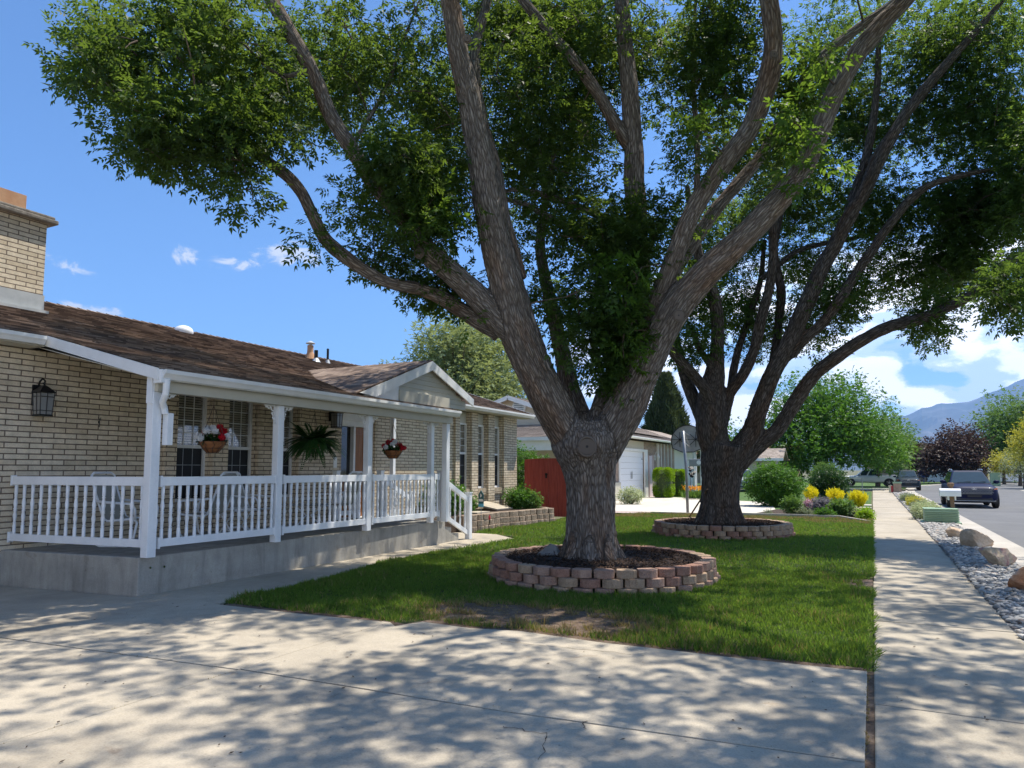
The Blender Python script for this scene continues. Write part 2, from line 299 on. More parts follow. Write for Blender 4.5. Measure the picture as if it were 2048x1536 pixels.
# ---------------- builders ----------------
ORG={}
class MB:
    def __init__(s):s.v=[];s.f=[]
    def add(s,vs,fs):
        o=len(s.v);s.v+= [tuple(x) for x in vs];s.f+=[tuple(i+o for i in f) for f in fs];return s
    def box(s,x0,x1,y0,y1,z0,z1):
        return s.add([(x,y,z) for z in(z0,z1) for x,y in((x0,y0),(x1,y0),(x1,y1),(x0,y1))],[(3,2,1,0),(4,5,6,7),(0,1,5,4),(1,2,6,5),(2,3,7,6),(3,0,4,7)])
    def hexa(s,p):return s.add(p,[(3,2,1,0),(4,5,6,7),(0,1,5,4),(1,2,6,5),(2,3,7,6),(3,0,4,7)])
    def beam(s,a,b,w,h,up=(0,0,1)):
        a,b=Vector(a),Vector(b);d=(b-a).normalized();r=d.cross(Vector(up))
        r=r.normalized() if r.length>1e-6 else Vector((1,0,0));u=r.cross(d)
        p=[]
        for q in(a,b):p+=[q-r*w/2-u*h/2,q+r*w/2-u*h/2,q+r*w/2+u*h/2,q-r*w/2+u*h/2]
        return s.hexa(p)
    def tube(s,pts,rad,seg=8,cap=True):
        pts=[Vector(p) for p in pts];n=len(pts)
        if isinstance(rad,(int,float)):rad=[rad]*n
        ref=None;rings=[]
        for i,p in enumerate(pts):
            d=(pts[min(i+1,n-1)]-pts[max(i-1,0)]).normalized()
            if ref is None:
                ref=Vector((0,0,1)) if abs(d.z)<.9 else Vector((1,0,0))
                ref=(ref-d*ref.dot(d)).normalized()
            else:
                r2=ref-d*ref.dot(d);ref=r2.normalized() if r2.length>1e-6 else ref
            b=d.cross(ref)
            rings.append([p+(ref*math.cos(2*math.pi*k/seg)+b*math.sin(2*math.pi*k/seg))*rad[i] for k in range(seg)])
        vs=[q for r in rings for q in r];fs=[]
        for i in range(n-1):
            for k in range(seg):
                a=i*seg+k;b2=i*seg+(k+1)%seg;fs.append((a,b2,b2+seg,a+seg))
        if cap:fs.append(tuple(range(seg))[::-1]);fs.append(tuple((n-1)*seg+k for k in range(seg)))
        return s.add(vs,fs)
    def cyl(s,a,b,r,seg=16,r2=None):return s.tube([a,b],[r,r if r2 is None else r2],seg)
    def lathe(s,prof,c=(0,0,0),seg=16,cap=True,sq=None):
        vs=[];fs=[];n=len(prof)
        for r,z in prof:
            for k in range(seg):
                a=2*math.pi*(k+.5)/seg;vs.append((c[0]+r*math.cos(a),c[1]+r*math.sin(a),c[2]+z))
        for i in range(n-1):
            for k in range(seg):
                a=i*seg+k;b=i*seg+(k+1)%seg;fs.append((a,b,b+seg,a+seg))
        if cap:fs.append(tuple(range(seg))[::-1]);fs.append(tuple((n-1)*seg+k for k in range(seg)))
        return s.add(vs,fs)
    def prism(s,poly,z0,z1):
        a=sum(poly[i][0]*poly[(i+1)%len(poly)][1]-poly[(i+1)%len(poly)][0]*poly[i][1] for i in range(len(poly)))
        if a<0:poly=poly[::-1]
        n=len(poly)
        zz=z0 if callable(z0) else (lambda x,y:z0)
        return s.add([(x,y,z0) for x,y in poly]+[(x,y,z1) for x,y in poly],[tuple(range(n))[::-1],tuple(range(n,2*n))]+[(i,(i+1)%n,n+(i+1)%n,n+i) for i in range(n)])
    def slab(s,pts,th):
        """a flat outline in space given thickness along its normal"""
        pts=[Vector(p) for p in pts];nm=Vector((0,0,0))
        for i in range(len(pts)):nm+=pts[i].cross(pts[(i+1)%len(pts)])
        nm.normalize();n=len(pts);q=[p-nm*th for p in pts]
        return s.add(q+pts,[tuple(range(n))[::-1],tuple(range(n,2*n))]+[(i,(i+1)%n,n+(i+1)%n,n+i) for i in range(n)])
    def sheet(s,poly,z):
        a=sum(poly[i][0]*poly[(i+1)%len(poly)][1]-poly[(i+1)%len(poly)][0]*poly[i][1] for i in range(len(poly)))
        if a<0:poly=poly[::-1]
        return s.add([(x,y,z) for x,y in poly],[tuple(range(len(poly)))])
    def ico(s,c,r,sub=1,jit=0,seed=0):
        import bmesh
        bm=bmesh.new();bmesh.ops.create_icosphere(bm,subdivisions=sub,radius=1)
        r=(r,r,r) if isinstance(r,(int,float)) else r
        vs=[]
        for v in bm.verts:
            k=1+jit*noise.noise(v.co*1.7+Vector((seed*3.1,seed,0)))
            vs.append((c[0]+v.co.x*r[0]*k,c[1]+v.co.y*r[1]*k,c[2]+v.co.z*r[2]*k))
        fs=[tuple(v.index for v in f.verts) for f in bm.faces];bm.free();return s.add(vs,fs)
    def build(s,name,m,parent=None,smooth=False,bevel=0,origin=None,auto=True):
        me=bpy.data.meshes.new(name)
        if parent is not None:o=ORG[parent.name]
        elif origin is not None:o=Vector(origin)
        else:
            a=np.array(s.v);o=Vector(((a[:,0].min()+a[:,0].max())/2,(a[:,1].min()+a[:,1].max())/2,a[:,2].min()))
        me.from_pydata([(x-o[0],y-o[1],z-o[2]) for x,y,z in s.v],[],s.f);me.update()
        me.materials.append(M[m] if isinstance(m,str) else m)
        if smooth:
            me.polygons.foreach_set('use_smooth',[True]*len(me.polygons))
        ob=bpy.data.objects.new(name,me);COL.objects.link(ob)
        if parent is not None:ob.parent=parent
        else:ob.location=o
        ORG[ob.name]=Vector(o)
        if bevel:
            b=ob.modifiers.new('bevel','BEVEL');b.width=bevel;b.segments=2;b.limit_method='ANGLE'
        return ob
def empty(name,loc,label,cat,group=None,rz=0):
    o=bpy.data.objects.new(name,None);COL.objects.link(o);o.location=loc;o.rotation_euler=(0,0,rz);o.empty_display_size=.2
    ORG[o.name]=Vector(loc);tag(o,label,cat,group);return o
def tag(o,label=None,cat=None,group=None,kind=None):
    if label:o['label']=label
    if cat:o['category']=cat
    if group:o['group']=group
    if kind:o['kind']=kind
    return o
def struct(mb,name,m,**k):return tag(mb.build(name,m,**k),kind='structure')
def copytree(root,loc,label,rz=None,group=None):
    def cp(o,par):
        c=o.copy();COL.objects.link(c);c.parent=par
        ORG[c.name]=ORG.get(o.name,Vector())
        for ch in list(o.children):cp(ch,c)
        return c
    c=cp(root,None);c.location=loc
    if rz is not None:c.rotation_euler=(0,0,rz)
    c['label']=label
    if group:c['group']=group
    return c
def npmesh(name,m,V,nper,parent=None,origin=(0,0,0),smooth=False):
    """V: (N*nper,3) vertices; every nper of them make one face"""
    o=ORG[parent.name] if parent is not None else Vector(origin)
    V=np.asarray(V,dtype=np.float32)-np.array(o,dtype=np.float32)
    n=len(V);k=n//nper;me=bpy.data.meshes.new(name)
    me.vertices.add(n);me.vertices.foreach_set('co',V.ravel())
    me.loops.add(n);me.loops.foreach_set('vertex_index',np.arange(n,dtype=np.int32))
    me.polygons.add(k);me.polygons.foreach_set('loop_start',np.arange(0,n,nper,dtype=np.int32))
    me.polygons.foreach_set('loop_total',np.full(k,nper,dtype=np.int32))
    me.update(calc_edges=True);me.materials.append(M[m])
    ob=bpy.data.objects.new(name,me);COL.objects.link(ob)
    if parent is not None:ob.parent=parent
    else:ob.location=o
    ORG[ob.name]=Vector(o);return ob
def unit(a):return a/np.maximum(np.linalg.norm(a,axis=-1,keepdims=True),1e-9)
def kites(B,D,N,L,Wd,fold=.25):
    """leaf blades: base B, direction D, normal N -> 4 vertices each"""
    D=unit(D);Sd=unit(np.cross(D,N));N=np.cross(Sd,D)
    L=np.asarray(L).reshape(-1,1);Wd=np.asarray(Wd).reshape(-1,1)
    mid=B+D*L*.42
    a=mid+Sd*Wd*.5+N*Wd*fold;b=mid-Sd*Wd*.5+N*Wd*fold;tip=B+D*L-N*L*.08
    return np.stack([B,a,tip,b],1).reshape(-1,3)
def compound(C,D,N,L,pairs=3,lw=.42):
    """compound leaves: rachis at C along D; each bears 2*pairs+1 leaflets"""
    D=unit(D);Sd=unit(np.cross(D,N));N=np.cross(Sd,D);L=np.asarray(L).reshape(-1,1)
    out=[]
    for i in range(pairs):
        t=.35+.6*i/max(1,pairs-1) if pairs>1 else .6
        for sg in(-1,1):
            dr=D*.62+Sd*sg*.8+NR.normal(0,.12,D.shape)-N*.12
            out.append(kites(C+D*L*t,dr,N+NR.normal(0,.25,D.shape),L[:,0]*(.42+.06*i),L[:,0]*.42*lw))
    out.append(kites(C+D*L*.98,D+NR.normal(0,.1,D.shape),N,L[:,0]*.55,L[:,0]*.55*lw))
    return np.concatenate(out)
def clusters(centers,rad,per,L,pairs=3,lw=.42,droop=.35):
    n=len(centers);C=np.repeat(centers,per,0);off=NR.normal(0,1,C.shape)
    off=unit(off)*(NR.random((len(C),1))**.45)*np.repeat(np.asarray(rad).reshape(-1,1)*np.ones((n,1)),per,0)
    off[:,2]*=.75
    C=C+off;D=off*1.2/np.maximum(1e-3,np.linalg.norm(off,axis=1,keepdims=True))+NR.normal(0,.5,C.shape);D[:,2]-=droop
    N=np.array([0,0,1.])+NR.normal(0,.45,C.shape)
    return compound(C,D,N,L*NR.uniform(.7,1.25,len(C)),pairs,lw)
def blob_pts(c,r,n,shell=.6):
    p=unit(NR.normal(0,1,(n,3)))*(NR.random((n,1))**(shell/3+.12))
    return np.asarray(c)+p*np.asarray(r)
# ================= SETTING =================
def pp(*pts):return [tuple(P(x,y,Z=0)[:2]) for x,y in pts]
struct(MB().sheet([(-9000,-300),(9000,-300),(9000,14000),(-9000,14000)],-.06),'ground','ground')
struct(MB().sheet([(-60,26.0),(-.12,26.0),(-.12,60),(-60,60)],-.02),'neighbor_yard','farlawn')
struct(MB().sheet([(-90,69.5),(2.2,69.5),(3.2,78),(5,88),(10,100),(24,116),(60,140),(-90,140)],-.015),'far_lawn','farlawn')
struct(MB().sheet([(10.4,-20),(60,-20),(60,140),(46,122),(24,102),(14.5,86),(11.4,74),(10.2,62)],-.015),'verge_across_street','farlawn')
# road
rl=[(2.72,-25),(2.72,60),(3.1,70),(4.3,82),(8,95),(18,108),(45,126),(110,150)]
rr=[(110,132),(48,112),(26,95),(15,80),(11,68),(9.8,58),(9.8,-25)]
struct(MB().sheet(rl+rr,-.01),'road','asphalt')
def curbline(name,pts,side):
    mb=MB()
    for a,b in zip(pts,pts[1:]):
        a,b=Vector((*a,0)),Vector((*b,0));L=(b-a).length;d=(b-a)/L;n=Vector((d.y,-d.x,0))*side
        k=max(1,int(L/3.0))
        for i in range(k):
            p=a+d*(L*i/k+.004);q=a+d*(L*(i+1)/k-.004)
            # curb stone then flat gutter pan
            mb.hexa([p+Vector((0,0,-.1)),q+Vector((0,0,-.1)),q+n*.16+Vector((0,0,-.1)),p+n*.16+Vector((0,0,-.1)),p+Vector((0,0,.035)),q+Vector((0,0,.035)),q+n*.13+Vector((0,0,.03)),p+n*.13+Vector((0,0,.03))])
            mb.hexa([p+n*.16+Vector((0,0,-.1)),q+n*.16+Vector((0,0,-.1)),q+n*.62+Vector((0,0,-.1)),p+n*.62+Vector((0,0,-.1)),p+n*.16+Vector((0,0,-.075+.06)),q+n*.16+Vector((0,0,-.015)),q+n*.62+Vector((0,0,.0)),p+n*.62+Vector((0,0,.0))])
    return struct(mb,name,'curb')
curbline('curb',[(2.1,y) for y in (-25,0,20,40,60)]+[(2.5,70.2),(3.7,82.4),(7.4,95.6),(17.6,108.6)],1)
curbline('far_curb',[(10.42,-25),(10.42,58),(11.6,67.8),(15.6,79.6),(26.5,94.5),(48,111.5)],-1)
# gravel strip between walk and curb
struct(MB().sheet([(1.15,5.5),(2.12,5.5),(2.12,60.5),(1.15,60.5)],-.005),'gravel_bed','gravelbase')
struct(MB().box(1.18,2.12,-8,5.5,-.1,.0),'drive_apron','sidewalk')
# sidewalk slabs
mb=MB();y=-2.0
while y<66:
    L=1.52;x0=-.05+rnd.uniform(-.006,.006);z=rnd.uniform(-.004,.004)
    mb.box(x0,1.19+rnd.uniform(-.006,.006),y+.009,y+L-.009,-.12,.004+z);y+=L
struct(mb,'sidewalk','sidewalk',bevel=.010)
struct(MB().box(-.05,1.2,70,70.9,-.12,.0).box(-12,-.05,66.2,69.3,-.1,.0).box(-.05,2.1,66.2,69.3,-.1,.0),'cross_walk','ndrive')
struct(MB().box(12.6,13.8,50,58,-.1,.02).box(15,16.2,60,70,-.1,.02).box(10.3,30,66,68.5,-.05,-.0),'far_sidewalk','ndrive')
# driveway slabs: real gaps between them
edge=pp((443,1214),(520,1223),(600,1232),(690,1241),(770,1252),(790,1258),(845,1249),(940,1262),(1040,1268),(1200,1291),(1350,1308),(1500,1326),(1733,1350))
mb=MB();g=.008
jx=-4.545
L=[p for p in edge if p[0]<jx-.03];R=[p for p in edge if p[0]>jx+.03]
mb.prism([(-10.8,-3),(jx-g,-3),(jx-g,4.18-g),(-7.3,3.95-g),(-10.8,3.75)],-.1,.025)
mb.prism([(jx+g,-3),(-.10,-3),(-.10,4.42-g),(-2.24,4.26-g),(jx+g,4.19-g)],-.1,.028)
mb.prism([(jx+g,4.19+g),(-2.24,4.26+g),(-.10,4.42+g),(-.10,6.36)]+R[::-1]+[(jx+g,6.16)],-.1,.03)
mb.prism([(-7.95,3.9+g),(-7.3,3.95+g),(jx-g,4.18+g),(jx-g,6.16)]+L[::-1]+[(-7.25,6.12),(-8.28,6.12),(-8.28,5.93),(-7.95,5.93)],-.1,.027)
mb.prism([(-10.8,3.75+g),(-7.95-2*g,3.9+g),(-7.95-2*g,5.96),(-10.8,5.66)],-.1,.024)
struct(mb,'driveway','concrete',bevel=.008)
# weeds and cracks along the joints
V=[]
for (a,b,n) in (((-7.3,3.95),(-4.55,4.18),26),((-4.5,4.19),(-.3,4.42),60),((-4.545,2.2),(-4.545,5.9),60),((-.1,2.2),(-.1,6.3),160)):
    for _ in range(n):
        k=rnd.random();q=Vector(a).lerp(Vector(b),k);m=rnd.randint(4,9)
        if noise.noise(Vector((q.x*2,q.y*2,0)))<-.02 and a[0]!=-.1:continue
        c=np.array([[q.x+rnd.gauss(0,.008),q.y+rnd.gauss(0,.008),.012]]*m);D=NR.normal(0,.7,(m,3));D[:,2]=.7
        V.append(kites(c,D,NR.normal(0,1,(m,3)),NR.uniform(.012,.032,m),NR.uniform(.003,.006,m)))
tag(npmesh('joint_weeds','drygrass',np.concatenate(V),4),'tiny weeds and dry moss growing along the driveway joints','weeds',kind='stuff')
def crack(pts,name='crack'):
    mb=MB();q=[]
    for a,b in zip(pts,pts[1:]):
        for i in range(10):
            t=i/10;q.append(Vector((a[0]+(b[0]-a[0])*t+rnd.gauss(0,.012),a[1]+(b[1]-a[1])*t+rnd.gauss(0,.012),.0325)))
    for a,b in zip(q,q[1:]):
        d=(b-a).normalized();n=Vector((-d.y,d.x,0))*rnd.uniform(.0012,.0035);mb.add([a-n,b-n,b+n,a+n],[(0,1,2,3)])
    return mb
mb=crack(pp((1000,1462),(1092,1478),(1085,1536)));m2=crack(pp((1170,1452),(1165,1470)))
mb.add(m2.v,m2.f);m2=crack(pp((560,1226),(700,1243),(770,1251)));mb.add(m2.v,m2.f)
m2=crack(pp((1000,1288),(1100,1300),(1280,1318)));mb.add(m2.v,m2.f)
struct(mb,'crack_line','soil')
# debris bits: curled leaf scraps and twigs
mb=MB()
for i in range(150):
    x=rnd.uniform(-7.5,1.1);y=rnd.uniform(1.8,9) if x>-.1 else rnd.uniform(1.8,6.0)
    if x<-.1 or x>-.05:
        a=rnd.uniform(0,6.28);l=rnd.uniform(.012,.05);w_=rnd.uniform(.003,.009);z=.036 if x<-.1 else .014
        d=Vector((math.cos(a),math.sin(a),0));n=Vector((-d.y,d.x,0))*w_;p=Vector((x,y,z))
        mb.add([p-d*l*.5,p+n+Vector((0,0,.004)),p+d*l*.5+Vector((0,0,.003)),p-n],[(0,1,2,3)])
tag(mb.build('leaf_litter','soil'),'small dead leaf scraps and twigs scattered over the concrete','litter',kind='stuff')
# path beside the porch
struct(MB().prism([(-8.42,6.13),(-7.0,6.13)]+pp((500,1192),(640,1163),(760,1127),(900,1101),(1030,1079))+[(-8.4,15.7),(-10.7,15.7),(-10.7,13.2),(-8.42,13.2)],-.1,.02),'path','concrete',bevel=.008)
# lawn: soil sheet and blades
lawn=[(-6.97,6.16)]+edge[1:]+[(-.12,6.36),(-.06,25.9),(-7.5,25.9),(-9.3,22.6),(-8.8,20.2),(-9.3,16.5),(-9.0,15.75),(-7.6,15.3)]+pp((1030,1079),(900,1101),(760,1127),(640,1163),(500,1192))
struct(MB().prism(lawn,-.1,.012),'lawn','lawn')
LP=np.array(lawn)
def inside(x,y,poly):
    r=np.zeros(len(x),bool);n=len(poly)
    for i in range(n):
        x1,y1=poly[i];x2,y2=poly[(i+1)%n]
        if y1==y2:continue
        c=((y1>y)!=(y2>y))&(x<(x2-x1)*(y-y1)/(y2-y1)+x1);r^=c
    return r
TR1=(-3.70,10.30);TR2=(-3.42,18.35)
DP=P(1070,1240,Z=0)
def fields(x,y,s):
    return np.array([noise.noise(Vector((a*s,b*s,s))) for a,b in zip(x,y)])
def edist(x,y):
    d=np.full(len(x),9.)
    for (x1,y1),(x2,y2) in zip(edge,edge[1:]):
        t=np.clip(((x-x1)*(x2-x1)+(y-y1)*(y2-y1))/((x2-x1)**2+(y2-y1)**2),0,1)
        d=np.minimum(d,np.hypot(x-x1-t*(x2-x1),y-y1-t*(y2-y1)))
    return d
def blades(n,ylo,yhi,hmul):
    x=NR.uniform(-9.3,-.0,n);y=NR.uniform(ylo,yhi,n)
    k=inside(x,y,lawn);x,y=x[k],y[k]
    k=(np.hypot(x-TR1[0],y-TR1[1])>1.66)&(np.hypot(x-TR2[0],y-TR2[1])>1.66);x,y=x[k],y[k]
    nz=fields(x,y,1.6);n2=fields(x,y,6.)
    dirt=np.hypot((x-DP[0])/1.35,(y-DP[1])/.62)+nz*.35+n2*.2
    ed=edist(x,y)
    keep=((dirt>.9)|((dirt>.55)&(n2>.28)))&(ed+n2*.06+nz*.06>.10)
    walk=np.hypot((x+.15)/.5,(y-11.2)/.55)+n2*.3   # worn spot by the walk
    keep&=(walk>.75)|(n2>.3)
    x,y,nz,n2,ed,dirt=x[keep],y[keep],nz[keep],n2[keep],ed[keep],dirt[keep]
    m=len(x);far=y>23.2
    h=hmul*NR.uniform(.03,.078,m)*(1+.6*nz+.6*n2)*np.where(y<7.4,1.15,1)
    D=NR.normal(0,.42,(m,3));D[:,2]=1
    B=np.stack([x,y,np.full(m,.01)],1)
    dry=(NR.random(m)<np.clip(.03+.45*np.exp(-ed/.12)+.5*np.exp(-(dirt-1)/.18)+.12*(nz>.28)+.75*far*(nz+.4*n2>-.15),0,.9))
    wd=np.where(y<12,.0078,.012)*NR.uniform(.7,1.3,m)
    V=kites(B,D,NR.normal(0,1,(m,3))*[1,1,.2],h,wd,0)
    V=V.reshape(-1,4,3)
    return V[~dry],V[dry]
a1,b1=blades(230000,6.1,12.,1);a2,b2=blades(150000,12.,26.,1.05)
# tufts leaning over the walk and drive
n=7000;x=NR.uniform(-.14,.0,n);y=NR.uniform(6.4,25,n);q=fields(x,y,2.9);k=(x+.045<q*.07)&~((y>10.7)&(y<11.9));x,y=x[k],y[k]
D=NR.normal(0,.6,(len(x),3));D[:,0]+=.35;D[:,2]=.8
t1=kites(np.stack([x,y,np.full(len(x),.01)],1),D,NR.normal(0,1,D.shape),NR.uniform(.04,.1,len(x)),NR.uniform(.005,.009,len(x)),0).reshape(-1,4,3)
tag(npmesh('grass','grass',np.concatenate([a1,a2,t1]).reshape(-1,3),4),'mown green lawn grass around the two big trees','grass',kind='stuff')
# dry blades, and sparse dead ones across the bare patch
n=2600;an=NR.uniform(0,6.28,n);rr_=np.sqrt(NR.random(n));x=DP[0]+1.5*rr_*np.cos(an);y=DP[1]+.7*rr_*np.sin(an)
k=inside(x,y,lawn);x,y=x[k],y[k];D=NR.normal(0,1,(len(x),3));D[:,2]=abs(D[:,2])*.3
t2=kites(np.stack([x,y,np.full(len(x),.02)],1),D,NR.normal(0,1,D.shape),NR.uniform(.02,.07,len(x)),NR.uniform(.002,.005,len(x)),0).reshape(-1,4,3)
tag(npmesh('dry_grass','drygrass',np.concatenate([b1,b2,t2]).reshape(-1,3),4),'straw coloured dry grass at the lawn edges','dry grass',kind='stuff')
# bare earth
mb=MB();pts=[]
for i in range(48):
    a=2*math.pi*i/48;k=1+.22*noise.noise(Vector((math.cos(a)*2,math.sin(a)*2,4)))
    pts.append((DP[0]+1.5*k*math.cos(a),DP[1]+.66*k*math.sin(a)))
ins=inside(np.array([p[0] for p in pts]),np.array([p[1] for p in pts]),lawn)
pts=[p if i_ else tuple(Vector(p).lerp(Vector((DP[0],DP[1])),.0)) for p,i_ in zip(pts,ins)]
def clampedge(p):
    # keep the bare patch on the lawn side of the drive edge
    for (x1,y1),(x2,y2) in zip(edge,edge[1:]):
        if x1<=p[0]<=x2:return (p[0],max(p[1],y1+(y2-y1)*(p[0]-x1)/(x2-x1)+.004))
    return p
pts=[clampedge(p) for p in pts]
mb.sheet(pts,.018)
for (x1,y1),(x2,y2) in zip(edge,edge[1:]):
    w1=.14+.05*noise.noise(Vector((x1*2,0,0)));w2=.14+.05*noise.noise(Vector((x2*2,0,0)))
    mb.add([(x1,y1+.002,.02),(x2,y2+.002,.02),(x2,y2+w2,.021),(x1,y1+w1,.021)],[(0,1,2,3)])
mb.sheet([(-.25,10.75),(-.06,10.7),(-.06,11.75),(-.2,11.7),(-.42,11.45),(-.48,11.1)],.017)
mb.sheet([(-.105,2),(-.052,2),(-.052,6.5),(-.105,6.5)],-.004)
struct(mb,'dirt_patch','dirt')
# pebbles
def pebbles(n,ylo,yhi,smin,smax):
    import bmesh
    bm=bmesh.new();bmesh.ops.create_icosphere(bm,subdivisions=2 if smax<.051 or 1 else 1,radius=1)
    tv=np.array([v.co[:] for v in bm.verts]);tf=np.array([[v.index for v in f.verts] for f in bm.faces]);bm.free()
    x=NR.uniform(1.21,2.08,n);y=NR.uniform(ylo,yhi,n);s=NR.uniform(smin,smax,n)
    z=NR.uniform(.0,.035,n)
    A=NR.normal(0,1,(n,3,3));q,_=np.linalg.qr(A)
    sc=np.stack([s,s*NR.uniform(.6,.9,n),s*NR.uniform(.35,.6,n)],1)
    an=NR.uniform(0,6.28,n);tl=NR.normal(0,.25,n)
    c,s_=np.cos(an),np.sin(an)
    Vv=tv[None]*sc[:,None,:]*(1+.12*np.sin(tv[None,:,:1]*3+an[:,None,None]))
    X=Vv[:,:,0]*c[:,None]-Vv[:,:,1]*s_[:,None];Yv=Vv[:,:,0]*s_[:,None]+Vv[:,:,1]*c[:,None];Zv=Vv[:,:,2]+X*tl[:,None]
    V=np.stack([X+x[:,None],Yv+y[:,None],Zv+z[:,None]],2)
    F_=tf[None]+(np.arange(n)*len(tv))[:,None,None]
    return V.reshape(-1,3),F_.reshape(-1,3)
V1,F1=pebbles(5200,6.8,20,.028,.062);V2,F2=pebbles(3400,20,34,.035,.07);V3,F3=pebbles(2200,34,60,.05,.1)
V=np.concatenate([V1,V2,V3]);Fx=np.concatenate([F1,F2+len(V1),F3+len(V1)+len(V2)])
me=bpy.data.meshes.new('river_pebbles');me.vertices.add(len(V));me.vertices.foreach_set('co',V.astype(np.float32).ravel())
me.loops.add(Fx.size);me.loops.foreach_set('vertex_index',Fx.astype(np.int32).ravel());me.polygons.add(len(Fx))
me.polygons.foreach_set('loop_start',np.arange(0,Fx.size,3,dtype=np.int32));me.polygons.foreach_set('loop_total',np.full(len(Fx),3,dtype=np.int32))
me.polygons.foreach_set('use_smooth',np.ones(len(Fx),bool));me.update(calc_edges=True)
m=bpy.data.materials.new('pebble');m.use_nodes=True;t=NT(m.node_tree);b=m.node_tree.nodes['Principled BSDF'];b.inputs['Roughness'].default_value=.75
g_=t.n('ShaderNodeNewGeometry');c_=t.ramp(g_.outputs['Random Per Island'],[(0,(.13,.125,.12)),(.3,(.24,.235,.225)),(.6,(.36,.345,.32)),(.85,(.50,.48,.44)),(1,(.34,.25,.19))])
t.l(t.mix(1.0,c_,t.ramp(t.noise(t.n('ShaderNodeTexCoord').outputs['Object'],40,4),[(.3,(.8,)*3),(.7,(1.08,)*3)]),'MULTIPLY'),b.inputs['Base Color'])
me.materials.append(m);ob=bpy.data.objects.new('river_pebbles',me);COL.objects.link(ob)
tag(ob,'grey river pebbles filling the strip beside the sidewalk','pebbles',kind='stuff')
# mountains (far ridge)
prof=[(1300,925),(1500,912),(1640,880),(1720,858),(1785,836),(1820,829),(1842,817),(1866,812),(1885,806),(1905,807),(1935,804),(1960,795),(1990,781),(2018,772),(2030,764),(2050,757),(2100,742),(2200,730),(2350,770),(2500,800),(2700,860),(2900,915)]
D0=9000.;mb=MB();nx=160;ny=26;vs=[]
for i in range(nx):
    px=1300+1600*i/(nx-1)
    for (x1,y1),(x2,y2) in zip(prof,prof[1:]):
        if x1<=px<=x2:top=y1+(y2-y1)*(px-x1)/(x2-x1)
    p=P(px,top,d=D0);h=p[2]+14*noise.noise(Vector((px*.06,0,0)))
    base=np.array([p[0],p[1]]);dr=base/np.linalg.norm(base)
    for j in range(ny):
        k=j/(ny-1)            # 0 at foot, 1 crest
        q=base-dr*(1-k)*3200
        z=h*(k**1.25);r=noise.fractal(Vector((q[0]*.0011,q[1]*.0011,0)),1,2.1,6)
        rid=1-abs(noise.noise(Vector((q[0]*.0013+3,q[1]*.0013,1))))*2
        z=z+(r*90+rid*110)*math.sin(math.pi*k)*min(1,h/300)
        vs.append((q[0],q[1],max(-5,z)))
    q=base+dr*1500;vs.append((q[0],q[1],-20))
w_=ny+1
mb.add(vs,[(i*w_+j,(i+1)*w_+j,(i+1)*w_+j+1,i*w_+j+1) for i in range(nx-1) for j in range(ny)])
struct(mb,'mountain','mountain',smooth=False)
# ================= THE BRICK HOUSE =================
house=empty('brick_house',(-10.8,9.5,0),'cream brick ranch house with a covered front porch, brown shingle roof and white trim','house')
def part(mb,name,m,parent=None,**k):return mb.build(name,m,parent=parent or house,**k)
XW=-10.8;HW=3.34
bays=[(8.40,9.08),(9.50,10.16),(10.68,11.26)];bays2=[(17.87,18.48),(18.97,19.53),(20.03,20.58)]
door=(12.72,13.95)
segs=[];y=-3.
for a,b in bays+[door]+bays2:segs.append((y,a));y=b
segs.append((y,21.72))
mb=MB()
for a,b in segs:mb.box(-11.05,XW,a,b,-.05,HW)
for a,b in bays2:mb.box(-11.05,XW-.035,a,b,-.05,1.0);mb.box(-11.1,-10.99,a,b,3.02,HW)
for a,b in bays:mb.box(-11.05,XW-.035,a,b,-.05,1.0)
mb.box(-18.8,-11.05,-3,-2.75,-.05,HW);mb.box(-18.8,-11.05,21.47,21.715,-.05,HW);mb.box(-19.05,-18.8,-3,21.72,-.05,HW)
# protruding pilaster faces between window bays
for y0,y1 in((8.14,8.36),(9.12,9.46),(10.20,10.62),(11.30,11.46),(17.60,17.83),(18.53,18.92),(19.58,19.98),(20.63,20.86)):
    mb.box(XW,XW+.075,y0,y1,.45,HW)
part(mb,'wall','brick')
for a,b in bays2+bays:part(MB().box(XW-.034,XW+.03,a-.02,b+.02,.86,1.04),'sill_course','soldier')
